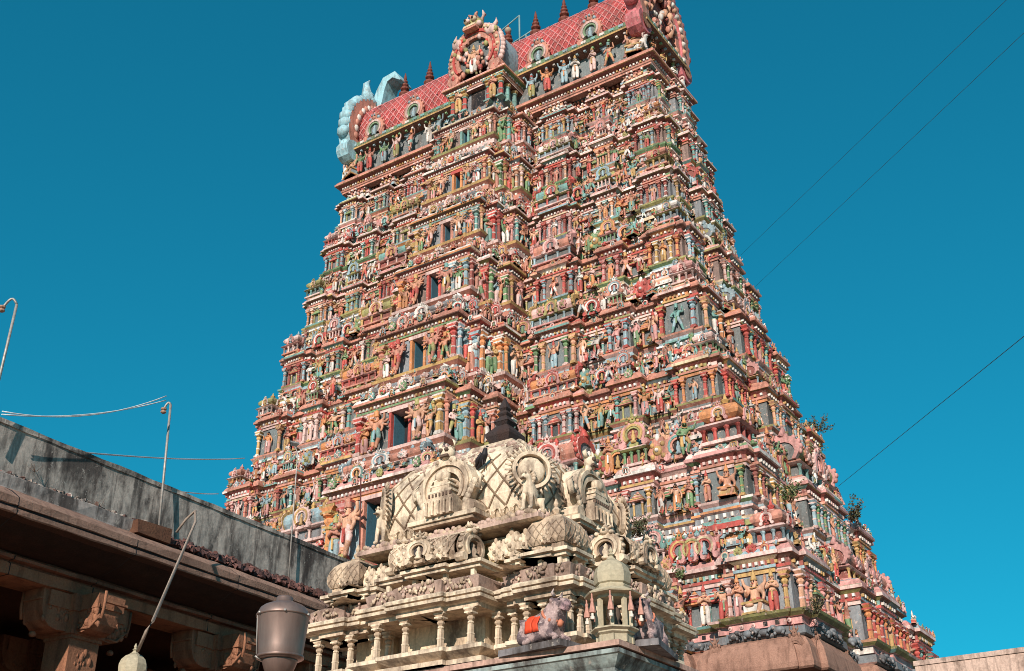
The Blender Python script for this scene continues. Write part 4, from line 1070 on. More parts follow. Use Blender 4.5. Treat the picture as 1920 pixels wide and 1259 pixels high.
def pillar(x, y, detail, col):
    m = MB(); t = T()
    t.box(x - .42, x + .42, y - .42, y + .42, -1.6, .5, 0)
    s2 = math.sqrt(2)
    t.lathe([(.33 * s2, .5), (.33 * s2, 2.2), (.29 * s2, 2.35), (.29 * s2, 3.6), (.33 * s2, 3.75), (.335 * s2, 5.14)], 4, 0, (x, y, 0))
    for j in range(3):                                             # shallow carving on the outer faces
        z = 3.95 + j * .42
        for q in range(14): t.ball((x + random.uniform(-.2, .2), y - .33, z + random.uniform(-.14, .14)), random.uniform(.025, .06), 0, 6, 4, (1, .6, 1.4))
    m.add(t, [col]); p = m.build('pillar', 'stone', hall, origin=(x, y, -1.6))
    m = MB(); t = T(); t.box(-.40, .40, -.40, .40, 5.20, 5.60, 0); t.box(-.44, .44, -.44, .44, 5.60, 5.91, 0); t.box(-.36, .36, -.37, .37, 5.13, 5.20, 0)
    out = [(.40, 5.24), (.62, 5.22), (.80, 5.26), (.92, 5.36), (.99, 5.52), (1.02, 5.72), (1.02, 5.915), (.40, 5.915)]
    for k in range(4):
        a = T(); a.prism(out if k % 2 == 0 else [(x_ * .86, z_) for x_, z_ in out], -.27, .27, 0); a.box(.42, .9, -.31, .31, 5.62, 5.90, 0)
        for q in range(8): a.ball((random.uniform(.45, .9), -.27, random.uniform(5.32, 5.62)), random.uniform(.04, .08), 0, 6, 4, (1, .6, 1))
        for q in range(26): a.ball((random.uniform(.42, .95), random.choice((-.275, -.275, .275)), random.uniform(5.28, 5.66)), random.uniform(.02, .05), 0, 6, 4, (1, .7, random.uniform(.8, 1.8)))
        a.tube([(.99, -.27, 5.4), (1.03, -.27, 5.6), (1.03, -.27, 5.9)], .03, 5, 0); a.tube([(.42, -.28, 5.28), (.75, -.29, 5.27), (.97, -.28, 5.48)], .025, 5, 0); a.box(.98, 1.05, -.26, .26, 5.70, 5.74, 0)
        t.add(a, rot(k * math.pi / 2))
    t.ball((.9, 0, 5.12), .07, 0, 7, 5, (1, 1, .8)); t.ball((-.9, 0, 5.12), .07, 0, 7, 5, (1, 1, .8))
    m.add(t, [col * 1.05], None, (x, y, 0)); m.build('corbel', 'stone', p, origin=(x, y, -1.6), loc=(0, 0, 0))
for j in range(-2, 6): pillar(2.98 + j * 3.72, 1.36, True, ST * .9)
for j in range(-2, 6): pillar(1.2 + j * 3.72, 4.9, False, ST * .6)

# ---------------------------------------------------------------- rubble and dry growth along the eave
def stuff_strip(name, label, n, x0, x1, y0, y1, zf, s0, s1, cols, mat):
    r = root(name, -17.26, 10.7, 0, math.radians(93.07)); bpy.data.objects.remove(r)
    m = MB()
    for q in range(n):
        x = random.uniform(x0, x1); y = random.uniform(y0, y1); s = random.uniform(s0, s1)
        t = T(); t.frust(0, 0, 1, .8, -.7, .7, .6, .7); V = t.v[0]; V += RNG.normal(0, .25, V.shape)
        m.add(t, [random.choice(cols) * random.uniform(.6, 1.3)], rot(random.uniform(0, 6.3), random.uniform(-.6, .6)), (x, y, zf(x, y) + s * .4), s)
    o = m.build(name, mat); p = W2(-17.26, 10.7, EYE); o.location = p; o.rotation_euler.z = YAW + math.radians(93.07)
    tag(o, label, 'rubble', kind='stuff')
stuff_strip('brick_rubble', 'dark heap of brick rubble and dry stalks along the hall eave', 2600, 4.0, 15, .38, 1.18, lambda x, y: 7.16 + .38 * max(0, min(1, (y - .3) / .6)) * random.uniform(.3, 1.0), .02, .07, [np.array((.10, .05, .045)), np.array((.07, .04, .04)), np.array((.17, .08, .07))], 'stone')
stuff_strip('plaster_rubble', 'flaked pale plaster and broken bricks at the foot of the parapet', 900, -1, 4.2, .85, 1.2, lambda x, y: 7.50 + .26 * max(0, (y - .85) / .35) * random.uniform(.2, 1), .015, .055, [np.array((.42, .38, .35)), np.array((.30, .25, .22)), np.array((.16, .09, .08))], 'concrete')
def on_hall(o):
    o.location = W2(-17.26, 10.7, EYE); o.rotation_euler.z = YAW + math.radians(93.07); return o
m = MB(); t = T(); t.frust(3.62, .52, .46, .26, 7.14, .42, .22, 7.42); V = t.v[0]; V += RNG.normal(0, .03, V.shape); m.add(t, [ST * .35])
tag(on_hall(m.build('stone_block', 'stone')), 'broken stone block lying on the eave below the middle roof pole', 'block')

# ---------------------------------------------------------------- shrine hall with a flat corniced roof
S0 = (-9.6, 14.2)
def sroot(name, z=0.0, a=0.0, b=0.0, az=0.0): return root(name, S0[0] + a, S0[1] + b, z, az)
pav = sroot('shrine_hall'); tag(pav, 'flat roofed shrine hall with a grey moulded cornice and pink walls under the cream spire', 'shrine hall')
HP = [(-6.6, -2.0), (2.98, -2.0), (2.98, 5.6), (-6.6, 5.6)]
GR = np.array((.30, .36, .35)); PK = np.array((.50, .32, .26))
m = MB(); sweep(HP, [(-.03, 4.765), (.10, 4.765), (.10, 4.83), (.02, 4.842), (-3.2, 4.845)], [PK, PK, PK * .9, np.array((.4, .33, .28))], m, True); m.build('roof_slab', 'lime', pav)
m = MB(); sweep(HP, [(-.12, 4.30), (-.10, 4.30), (-.10, 4.47), (-.06, 4.48), (-.02, 4.485), (-.02, 4.50), (-.05, 4.51), (-.05, 4.55), (0, 4.60), (.06, 4.68), (.085, 4.69), (.085, 4.74), (-.03, 4.765)], [GR, GR * 1.1, GR, GR, GR, GR * .9, GR, GR * 1.05, GR * 1.05, GR, GR, GR * .4], m); m.build('cornice', 'concrete', pav)
m = MB(); sweep(HP, [(-.16, 0), (-.16, 4.30), (-.1, 4.305)], [np.array((.70, .42, .36)), GR], m); m.build('wall', 'lime', pav)
m = MB(); t = T(); t.lathe([(.02, 4.29), (.34, 4.29), (.36, 4.15), (.30, 3.95), (.24, 3.7), (.24, 0)], 20, 0, (2.72, -1.74, 0), True); m.add(t, [np.array((.66, .50, .33))]); m.build('corner_column', 'lime', pav)

# ---------------------------------------------------------------- cream spire on the hall roof
vim = sroot('shrine_spire', 4.845); tag(vim, 'cream coloured shrine spire with a lattice dome, arches and a black stone finial', 'shrine')
CR = np.array((.68, .55, .41)); CD = np.array((.52, .40, .29)); CS = np.array((.42, .30, .25)); CW = np.array((.74, .62, .47))
ZB = .0                                         # local heights above the roof slab at 4.845
def vz(z): return z + 1.6 - 4.845
SEGV = [(0, .14, .30), (.14, .40, .22), (.40, .60, -.30), (.60, .66, -.06), (.66, .76, -.02), (.76, .90, .05), (.90, 1.0, .0)]
VP = rect_plan(2.12, 1.6, SEGV, SEGV)
m = MB()
sweep(VP, [(.26, .0), (.26, .06), (.12, .07), (.12, vz(3.33)), (.12, vz(3.34)), (.26, vz(3.42)), (.26, vz(3.47)), (.20, vz(3.49)), (-.5, vz(3.495))], [CR, CD, CR, CD, CR, CW, CR, CD], m)
m.build('plinth', 'lime', vim)
m = MB(); VI = rect_plan(1.72, 1.2, [(0, .40, .20), (.40, .60, -.12), (.60, 1, 0)], [(0, .40, .20), (.40, .60, -.12), (.60, 1, 0)])
sweep(VI, [(0, vz(3.45)), (0, vz(4.2))], [np.array((.72, .57, .40))], m); m.build('inner_wall', 'lime', vim)
ze_ = vz(4.03)
m = MB()
sweep(VP, [(-.4, ze_ - .03), (.08, ze_ - .03), (.08, ze_ + .03), (.12, ze_ + .04), (.19, ze_ + .06), (.20, ze_ + .10), (.15, ze_ + .11), (.20, ze_ + .125), (.21, ze_ + .16), (.17, ze_ + .19), (.08, ze_ + .20)], [CD, CR, CW, CD, CW, CR, CD, CW, CW, CR], m)
sweep(VP, [(.08, ze_ + .20), (.09, ze_ + .22), (.12, ze_ + .36), (.06, ze_ + .40), (-.8, ze_ + .41)], [CS, CS, CS * .9, CR], m)
for k, (L, D_) in enumerate(((2.12, 1.6), (1.6, 2.12))):
    for a in np.arange(-L, L + .01, .019):
        R = rot(k * math.pi / 2); q_ = abs(a) / L; o = .30 if q_ < .14 else .22 if q_ < .4 else -.30 if q_ < .6 else -.03 if q_ < .76 else .05 if q_ < .9 else 0
        t = T(); t.ball((0, 0, 0), random.uniform(.012, .030), 0, 6, 4, (random.uniform(.8, 1.6), .8, random.uniform(.8, 1.6))); m.add(t, [random.choice((CS * 1.15, CD, CR))], R, R @ np.array((a, -(D_ + o + .13), ze_ + random.uniform(.24, .38))))
m.build('cornice', 'lime', vim)
CPAL = [CR, CW, CD]
for k, (L, D_) in enumerate(((2.12, 1.6), (1.6, 2.12))):
    xs = [-.98, -.83, -.70, -.56, -.44, -.37, -.14, .14, .37, .44, .56, .70, .83, .98]
    for x in xs:
        o = .26 if abs(x) < .4 else (-.16 if abs(x) < .6 else 0)
        R = rot(k * math.pi / 2); c = MB(); h_ = ze_ - .03 - vz(3.495)
        c.add(PIL[1], CPAL, R, (0, 0, 0), (h_ * .85, h_ * .85, h_)); c.build('column', 'lime', vim, loc=tuple(R @ np.array((x * L, -(D_ + o + .0), vz(3.495)))))
# upper row: posts, slabs, corner domes, barrel shrine and pot shaped crests
z1 = ze_ + .41
m = MB(); V2 = rect_plan(2.02, 1.5, SEGV, SEGV)
for k, (L, D_) in enumerate(((2.02, 1.5), (1.5, 2.02))):
    R = rot(k * math.pi / 2)
    for x in (-.97, -.82, -.68, -.36, -.13, .13, .36, .68, .82, .97):
        o = .22 if abs(x) < .4 else 0; t = T(); t.box(-.03, .03, -.03, .03, 0, .13); m.add(t, [CW], R, R @ np.array((x * L, -(D_ + o), z1)))
sweep(V2, [(-.6, z1 + .13), (.06, z1 + .13), (.06, z1 + .17), (.11, z1 + .18), (.11, z1 + .225), (.05, z1 + .24), (.03, z1 + .26), (-.6, z1 + .26)], [CD, CW, CD, CW, CW, CR, CR], m)
sweep(rect_plan(1.75, 1.25, SEGV, SEGV), [(0, z1 - .02), (0, z1 + .14)], [CD * .6], m)
sweep([(-1.5, -1.15), (1.5, -1.15), (1.5, 1.15), (-1.5, 1.15)], [(0, z1), (0, vz(5.05)), (.1, vz(5.06)), (.1, vz(5.1)), (-.2, vz(5.1))], [np.array((.58, .45, .22)), CD, CR, CR], m)
m.build('upper_storey', 'lime', vim)
z2 = z1 + .26
def dome4(t, hx, hy, z, h, slot=0, nseg=4):
    pr = [(.86, 0), (.95, .10), (1.0, .24), (.99, .40), (.92, .58), (.78, .76), (.58, .90), (.30, 1.0)]
    s2 = math.sqrt(2); t.lathe([(r * s2, z + q * h) for r, q in pr], 4, slot, (0, 0, 0), False, hx, hy)
def lattice(t, hx, hy, z, h, pitch, slot, s0=0.0, rad=.012):
    """raised diamond net on the four faces of a bulging dome"""
    pr = np.array([(.86, 0), (.95, .10), (1.0, .24), (.99, .40), (.92, .58), (.78, .76)])
    s = np.linspace(s0, .70, 11)
    for k in range(4):
        R = rot(k * math.pi / 2); L, D_ = (hx, hy) if k % 2 == 0 else (hy, hx)
        for sg in (-1, 1):
            x0 = -2.6 * L
            while x0 < 2.6 * L:
                P = []
                for q in s:
                    r = np.interp(q, pr[:, 1], pr[:, 0]); x = x0 + sg * q * h * .8
                    if abs(x) < r * L * .97: P.append(R @ np.array((x, -(r * D_ + .004), z + q * h)))
                if len(P) > 1: t.tube(P, rad, 4, slot, False)
                x0 += pitch
for sx in (-1, 1):
    for sy in (-1, 1):
        m = MB(); t = T(); t.box(-.25, .25, -.25, .25, 0, .08, 0); dome4(t, .31, .31, .08, .44, 0); lattice(t, .31, .31, .08, .44, .12, 1, rad=.009)
        t.lathe([(.08, .50), (.11, .53), (.04, .56), (.07, .61), (.025, .66), (.04, .70), (.01, .78)], 8, 0)
        for k in range(4): t.add(PALM, rot(k * math.pi / 2), (rot(k * math.pi / 2) @ np.array((0, -.30, .06))), .22, [0, 2, 2])
        m.add(t, [CD * 1.05, CD * .75, CR]); m.build('corner_dome', 'lime', vim, loc=(sx * 1.76, sy * 1.24, z2))
MAT_ARCH = [CR, CW, CD, PC['dark'] * 3, CR, CW]
for k in range(2):
    R = rot(k * math.pi / 2); L = (.56, .46)[k]; dd = (1.58, 2.08)[k]
    m = MB(); t = T(); n = 9
    pr = [(-.30, 0), (-.36, .10), (-.36, .22), (-.28, .34), (-.12, .42), (.12, .42), (.30, .36)]
    t.raw([(x, y, z) for x in (-L, L) for y, z in pr], [(i, i + 1, 7 + i + 1, 7 + i) for i in range(6)], 2)
    for sg in (-1, 1):
        for x0 in np.arange(-L - .4, L + .4, .11):
            P = [(x0 + sg * q * .1, y - .006, z + .003) for q, (y, z) in enumerate(pr[:5]) if abs(x0 + sg * q * .1) <= L]
            if len(P) > 1: t.tube(P, .011, 4, 0, False)
    for sd in (-1, 1): t.add(ARCH, rot(sd * math.pi / 2), (sd * (L + .02), -.02, -.02), (.26, .45, .22), [0, 1, 2, 3, 0, 1])
    t.add(ARCH, None, (0, -.40, .0), (.22, .3, .17), [0, 1, 2, 3, 0, 1]); t.add(PALM, None, (-L * .62, -.36, 0), .3, [0, 1, 2]); t.add(PALM, None, (L * .62, -.36, 0), .3, [0, 1, 2])
    m.add(t, [CR, CW, CD, PC['dark'] * 4], R, (0, 0, 0)); m.build('barrel_shrine', 'lime', vim, loc=tuple(R @ np.array((0, -dd, z2))))
    for sd in (-1, 1):
        for q in (.40, .52, .62):
            m = MB(); m.add(PALM, [CR, CW, CD], R, (0, 0, 0), random.uniform(.30, .42)); m.build('crest', 'lime', vim, loc=tuple(R @ np.array((sd * q * (2.1, 1.6)[k] * 1.05, -(1.5, 2.0)[k] + .1, z2 + .0))))
# heavy slab under the dome, the dome itself
zs_ = vz(5.10); DX = .10
dome_at = lambda o: (setattr(o, 'location', (o.location.x + DX, o.location.y, o.location.z)), o)[1]
m = MB(); sweep([(-1.42, -1.42), (1.42, -1.42), (1.42, 1.42), (-1.42, 1.42)], [(-.6, zs_), (.10, zs_ + .04), (.16, zs_ + .06), (.16, zs_ + .12), (.08, zs_ + .18), (-.06, zs_ + .23), (-.3, zs_ + .25)], [CD * .9, CR, CS * 1.2, CS * 1.1, CS * 1.2, CR], m)
for k in range(2):
    for a in np.arange(-1.5, 1.51, .05):
        R = rot(k * math.pi / 2); t = T(); t.ball((0, 0, 0), random.uniform(.03, .055), 0, 6, 4, (1.2, .8, 1)); m.add(t, [random.choice((CS * 1.2, CD))], R, R @ np.array((a, -1.55, zs_ + random.uniform(.10, .18))))
dome_at(m.build('dome_slab', 'lime', vim))
zd = zs_ + .25; hd = 1.52
dome = MB(); t = T(); dome4(t, 1.34, 1.34, zd, hd, 0); t.frust(0, 0, .47, .47, zd + hd - .02, .38, .38, zd + hd + .12, 1)
for k in range(4):                                                 # petal band at the foot and stained relief band on the shoulder
    R = rot(k * math.pi / 2)
    for a in np.arange(-1.04, 1.05, .16):
        P = [R @ np.array((a + .065 * math.cos(q), -1.22 - .08 * (math.sin(q) > .2), zd + .03 + .15 * math.sin(q))) for q in np.linspace(0, math.pi, 8)]; t.tube(P, .014, 4, 1, False)
    for q in range(120):
        v = random.uniform(.68, .97); r = np.interp(v, [.58, .76, .90, 1.0], [.92, .78, .58, .30]) * 1.34; a = random.uniform(-1, 1) * r * .93
        t.ball(R @ np.array((a, -r, zd + v * hd)), random.uniform(.02, .05), 2, 6, 4, (1, 1, .7))
    t.tube([R @ np.array((-.9 * 1.46 * .97, -.9 * 1.46 * .97, 0)) * 0 + R @ np.array((-r_ * 1.34, -r_ * 1.34, zd + q_ * hd)) for r_, q_ in [(.86, 0), (.95, .10), (1.0, .24), (.99, .40), (.92, .58), (.78, .76), (.58, .90), (.30, 1.0)]], .028, 5, 1)
dome.add(t, [CW, CR, CS * 1.15]); dm = dome_at(dome.build('dome', 'lime', vim))
ln_ = MB(); t = T(); lattice(t, 1.34, 1.34, zd, hd, .30, 0, rad=.016, s0=.12); ln_.add(t, [np.array((.24, .17, .11))]); ln_.build('lattice', 'lime', dm)
for k in range(2):
    R = rot(k * math.pi / 2)
    # large arch with a model of a temple tower in it
    t = T(); n = 30
    pf = [(.66 * math.cos(a), .66 + .60 * math.sin(a)) for a in np.linspace(math.pi * 1.2, -math.pi * .2, n)]
    sh = lambda kk, dz=0: [(x * kk, .66 + (z - .66) * kk + dz) for x, z in pf]
    t.ring(sh(1), sh(.9), -.14, .75, 0, 0); t.ring(sh(.9), sh(.78, -.02), -.20, .1, 1); t.ring(sh(.78, -.02), sh(.7, -.03), -.15, .1, 2); t.ring(sh(.7, -.03), sh(.58, -.05), -.18, .1, 1); t.prism(sh(.58, -.05)[::-1], -.03, .1, 1)
    for sd in (-1, 1):
        t.lathe([(.02, -.2), (.15, -.2), (.17, -.05), (.17, .4)], 10, 1); V = t.v[-1]; V[:] = np.stack([V[:, 0] + sd * .60, V[:, 2], V[:, 1] + .12], 1)
        for q in range(5): t.ball((sd * (.52 + .05 * q), -.16, .26 + .09 * q), .09, 0, 6, 4, (1, .6, 1))
        t.tube([(sd * .75, -.1, .5), (sd * .86, -.1, .72), (sd * .74, -.1, .86)], [.1, .07, .02], 6, 0); t.ball((sd * .17, -.16, 1.19), .11, 0, 8, 5, (1, .6, 1)); t.ball((sd * .17, -.2, 1.19), .05, 2, 8, 5)
    t.ball((0, -.12, 1.40), .17, 0, 8, 6, (1.1, .8, .9)); t.ball((-.07, -.25, 1.44), .05, 3, 6, 4); t.ball((.07, -.25, 1.44), .05, 3, 6, 4); t.box(-.10, .10, -.26, -.1, 1.29, 1.34, 3)
    for sd in (-1, 1): t.tube([(sd * .12, -.1, 1.5), (sd * .2, -.1, 1.6), (sd * .12, -.1, 1.7)], [.07, .05, .01], 6, 0)
    z = .0
    for w_, h_ in ((.34, .30), (.33, .08), (.27, .1), (.30, .05), (.22, .09), (.25, .04), (.17, .08), (.19, .03)):
        t.box(-w_, w_, -.28 - w_ * .25, .05, z, z + h_, 1 if h_ > .06 else 0); z += h_
    t.ball((0, -.26, z + .07), .16, 1, 8, 5, (1.2, .8, .9))
    for x in np.linspace(-.3, .3, 5): t.lathe([(.035, 0), (.025, .05), (.025, .24), (.04, .29)], 6, 1, (x, -.40, 0))
    for x in np.linspace(-.26, .26, 7): t.box(x - .018, x + .018, -.37, -.3, .39, .46, 3)
    t.box(-.85, .85, -.3, .55, -.09, .0, 0); t.box(-.75, .75, -.25, .55, -.16, -.09, 2)
    m = MB(); m.add(t, [CW, CR, CD, np.array((.12, .08, .06))], R, (0, 0, 0), .70); m.build('arch', 'lime', dm, loc=tuple(R @ np.array((0, -1.44, zd + .11))))
    for sd in (-1, 1):                                             # rayed discs on the corner ridges
        if k and sd < 0: continue
        t = T(); t.ball((0, 0, 0), .25, 0, 14, 6, (1, .45, 1)); t.ring([(.34 * math.cos(a), .34 * math.sin(a)) for a in np.linspace(0, 2 * math.pi, 25)], [(.28 * math.cos(a), .28 * math.sin(a)) for a in np.linspace(0, 2 * math.pi, 25)], -.08, .08, 1)
        for a in np.linspace(0, 2 * math.pi, 29)[:-1]: t.tube([(.34 * math.cos(a), -.02, .34 * math.sin(a)), (.46 * math.cos(a), 0, .46 * math.sin(a))], [.03, .018], 4, 1)
        m = MB(); m.add(t, [CW, CR], R @ rot(sd * math.pi / 4), (0, 0, 0), .82); m.build('sun_disc', 'lime', dm, loc=tuple(R @ np.array((sd * 1.30, -1.30, zd + .60))))
LIONH = quad('lion', 2)
for sx, sy, az in ((-1, -1, -math.pi / 2), (1, -1, -math.pi / 2), (1, 1, 0)):
    m = MB(); m.add(LIONH, [CW, CR, CR, CR, CD * .5, CW], rot(az), (0, 0, 0), .62); dome_at(m.build('lion', 'lime', vim, loc=(sx * 1.30, sy * 1.30, zd - .01)))
t = T()
for z, r0, r1, h_ in ((0, .30, .24, .06), (.06, .20, .17, .06), (.12, .30, .41, .13), (.25, .41, .41, .05), (.30, .41, .18, .15), (.45, .17, .24, .06), (.51, .25, .12, .11), (.62, .12, .17, .04), (.66, .17, .10, .06), (.72, .09, .14, .04), (.76, .14, .015, .20)):
    t.frust(0, 0, r0, r0, z, r1, r1, z + h_, 0)
m = MB(); m.add(t, [np.array((.045, .035, .035))]); o = dome_at(m.build('stone_finial', 'stone', vim, loc=(0, 0, zd + hd + .08))); o.scale = (.56, .56, 1.0)

# ---------------------------------------------------------------- corner kiosks on the roof
def kiosk(a, b, label):
    k = root('roof_kiosk', a, b, 4.845); tag(k, label, 'kiosk', 'domed kiosks at the roof corners')
    k.scale = (.82, .82, .80); KC = np.array((.42, .37, .265)); KD = np.array((.33, .31, .22))
    m = MB(); t = T(); t.lathe([(.26, 0), (.26, .12), (.20, .13)], 8, 0); t.lathe([(.22, .10), (.30, .15), (.30, .17), (.36, .20), (.36, .22), (.33, .23), (.20, .24)], 8, 1)
    for q in range(8): a_ = 2 * math.pi * (q + .5) / 8; t.box(-.02, .02, -.02, .02, 0, .12); V = t.v[-1]; V[:, 0] += .255 * math.cos(a_); V[:, 1] += .255 * math.sin(a_)
    m.add(t, [KC, KC * 1.15]); m.build('base', 'plain', k)
    for q in range(8):
        a_ = 2 * math.pi * (q + .5) / 8; m = MB(); t = T(); t.frust(0, 0, .026, .026, 0, .03, .03, .44); m.add(t, [KC * 1.1], rot(a_)); m.build('column', 'plain', k, loc=(.25 * math.cos(a_), .25 * math.sin(a_), .235))
    m = MB(); t = T(); t.lathe([(.29, .67), (.29, .72), (.43, .73), (.44, .75), (.28, .83)], 8, 1); m.add(t, [KC, KC * 1.1]); m.build('eave', 'plain', k)
    m = MB(); t = T(); t.lathe([(.255, .83), (.265, .87), (.24, .90), (.27, .92), (.28, 1.0), (.28, 1.08), (.245, 1.18), (.17, 1.26), (.07, 1.31)], 8, 0); t.lathe([(.10, 1.30), (.06, 1.33), (.03, 1.37), (.055, 1.39), (.02, 1.42), (.035, 1.45), (.006, 1.52)], 8, 0); m.add(t, [KC]); m.build('dome', 'plain', k)
    for q in range(8):
        a_ = 2 * math.pi * (q + .5) / 8; m = MB(); t = T(); t.lathe([(.012, 0), (.012, -.08), (.025, -.10), (.02, -.14), (.045, -.26), (.05, -.30), (.02, -.31), (.02, -.35), (.035, -.36), (.03, -.40)], 7, [0, 0, 0, 0, 0, 0, 1, 1, 1]); m.add(t, [np.array((.55, .28, .22)), np.array((.75, .68, .6))]); m.build('pendant', 'plain', k, loc=(.40 * math.cos(a_), .40 * math.sin(a_), .735))
    m = MB(); t = T(); t.lathe([(.09, 0), (.11, .05), (.07, .12), (.11, .2), (.09, .3), (.05, .36)], 8, 0, smooth=True); m.add(t, [np.array((.12, .09, .07))]); m.build('idol', 'plain', k, loc=(0, 0, .235))
    return k
kiosk(-6.74, 12.42, 'domed kiosk with hanging red and white pendants at the right roof corner')
kiosk(-15.5, 12.42, 'small domed kiosk against the dark hall at the lower left edge')

# ---------------------------------------------------------------- the bulls
def bull_body():
    J = {'rump': (-.36, 0, .26, .22), 'mid': (-.06, 0, .30, .235), 'chest': (.22, 0, .34, .225), 'hump': (.15, 0, .56, .10), 'neck': (.34, 0, .58, .165), 'poll': (.40, 0, .76, .115), 'face': (.50, 0, .72, .10), 'muz': (.62, 0, .62, .075)}
    Bn = [('mid', 'rump', 0), ('mid', 'chest', 0), ('chest', 'hump', 0), ('chest', 'neck', 0), ('neck', 'poll', 0), ('poll', 'face', 0), ('face', 'muz', 3)]
    J = {'mid': J.pop('mid'), **J}
    for sd in (-1, 1):
        q = str(sd)
        J['a' + q] = (.30, sd * .17, .16, .075); J['b' + q] = (.50, sd * .17, .10, .055); J['c' + q] = (.40, sd * .2, .05, .05)
        J['e' + q] = (-.30, sd * .22, .14, .11); J['f' + q] = (-.06, sd * .27, .08, .06); J['g' + q] = (-.22, sd * .3, .05, .05)
        J['ear' + q] = (.36, sd * .20, .76, .04)
        Bn += [('chest', 'a' + q, 0), ('a' + q, 'b' + q, 0), ('b' + q, 'c' + q, 1), ('rump', 'e' + q, 0), ('e' + q, 'f' + q, 0), ('f' + q, 'g' + q, 1), ('poll', 'ear' + q, 0)]
    t = skin_body(J, Bn, 2)
    for sd in (-1, 1):
        t.ball((.49, sd * .095, .76), .028, 4, 7, 5); t.ball((.67, sd * .03, .63), .016, 4, 5, 4)
    t.tube([(-.56, .05, .3), (-.62, .12, .16), (-.5, .2, .08)], [.03, .025, .04], 6, 3)
    return t
BULL = bull_body()
def bull(a, b, az, label, cols, cloth=False, scale=.80):
    k = root('bull_statue', a, b, 4.85, az); tag(k, label, 'statue', 'bull statues on the roof of the shrine hall')
    m = MB(); m.add(BULL, cols, None, (0, 0, .06), scale); m.build('body', MAT['bull'], k)
    m = MB(); t = T(); t.box(-.50, .48, -.25, .25, -.02, .06); m.add(t, [np.array((.20, .19, .20))]); m.build('pedestal', 'concrete', k)
    for sd in (-1, 1):
        m = MB(); t = T(); t.tube([(.38, sd * .09, .84), (.37, sd * .14, .90), (.40, sd * .13, .97)], [.036, .026, .008], 7, 0); m.add(t, [np.array((.5, .42, .40))], None, (0, 0, .06), scale); m.build('horn', MAT['bull'], k)
    m = MB(); t = T()
    t.tube([(.26 + .09 * math.cos(q) - .05, .20 * math.sin(q), .50 + .13 * math.cos(q + math.pi)) for q in np.linspace(0, 2 * math.pi, 17)], .026, 6, 0, cap=False); t.ball((.42, 0, .37), .07, 0, 8, 6)
    for q in np.linspace(-1.2, 1.2, 7): t.ball((.30 + .12 * math.cos(q), .21 * math.sin(q), .40), .035, 0, 6, 4)
    m.add(t, [np.array((.55, .20, .12))], None, (0, 0, .06), scale); m.build('collar', 'plain', k)
    if cloth:
        m = MB(); t = T()
        for y0 in (0.0,):
            P = []; n = 9
            for i in range(n):
                q = math.pi * (1.10 - .66 * i / (n - 1)); P.append((.262 * math.cos(q), .30 + .262 * math.sin(q)))
            for xa, xb in ((-.18, -.02), (-.01, .13)):
                V = [(x + .012 * math.sin(i * 2 + x * 9), y * (1 + .02 * math.sin(5 * x)), z + .012) for x in np.linspace(xa, xb, 5) for i, (y, z) in enumerate(P)]
                t.raw(V, [(j * n + i, j * n + i + 1, (j + 1) * n + i + 1, (j + 1) * n + i) for j in range(4) for i in range(n - 1)], 0, True)
        m.add(t, [np.array((.70, .07, .025))], None, (0, 0, .06), scale)
        o = m.build('cloth', 'plain', k); o['label'] = 'bright orange red cloth over the back'
        so = o.modifiers.new('thick', 'SOLIDIFY'); so.thickness = .008
MAT['bull'] = paint_mat('peeling_paint', grime=(.07, .05, .06), amount=.85, scale=7, rough=.75, bstr=.6, bdist=.01, fine=40, lo=.46, hi=.56, stretch=(1, 1, 1), chip=(.60, .52, .50))
BC = [np.array((.40, .29, .28)), np.array((.36, .26, .25)), np.array((.5, .3, .2)), np.array((.42, .28, .30)), PC['dark'], PC['white']]
bull(-7.68, 12.26, -.12, 'weathered mauve seated bull statue with a bright orange red cloth', BC, True, .69)
bull(-6.62, 13.05, -1.35, 'mauve seated bull statue without a cloth, right of the corner kiosk', [c * 1.05 for c in BC], False, .68)
bull(-14.85, 12.45, math.pi + .1, 'seated bull statue with white horn tips beside the lower left kiosk', [c * 1.1 for c in BC], False, .68)

# ---------------------------------------------------------------- crow on the great arch
k = sroot('crow', 6.30 + 1.6 - .12, .62, -1.35, -.4); tag(k, 'black crow perched on the right shoulder of the cream dome arch', 'bird')
J = {'body': (0, 0, .13, .055), 'tail': (-.10, 0, .06, .03), 'tip': (-.20, 0, .0, .018), 'breast': (.04, 0, .18, .05), 'neck': (.05, 0, .23, .034), 'head': (.07, 0, .27, .034)}
t = skin_body(J, [('body', 'tail', 0), ('tail', 'tip', 0), ('body', 'breast', 0), ('breast', 'neck', 0), ('neck', 'head', 0)], 2)
for sd in (-1, 1): t.tube([(.02, sd * .045, .19), (-.08, sd * .05, .10), (-.16, sd * .03, .03)], [.02, .035, .008], 6, 0)
m = MB(); m.add(t, [np.array((.02, .018, .022))]); m.build('body', 'plain', k)
m = MB(); t = T(); t.tube([(.095, 0, .272), (.15, 0, .258)], [.015, .003], 6, 0); m.add(t, [np.array((.03, .03, .03))]); m.build('beak', 'plain', k)
for sd in (-1, 1): m = MB(); t = T(); t.tube([(.01, sd * .02, .10), (.015, sd * .022, .0)], .007, 5, 0); m.add(t, [np.array((.05, .04, .04))]); m.build('leg', 'plain', k)

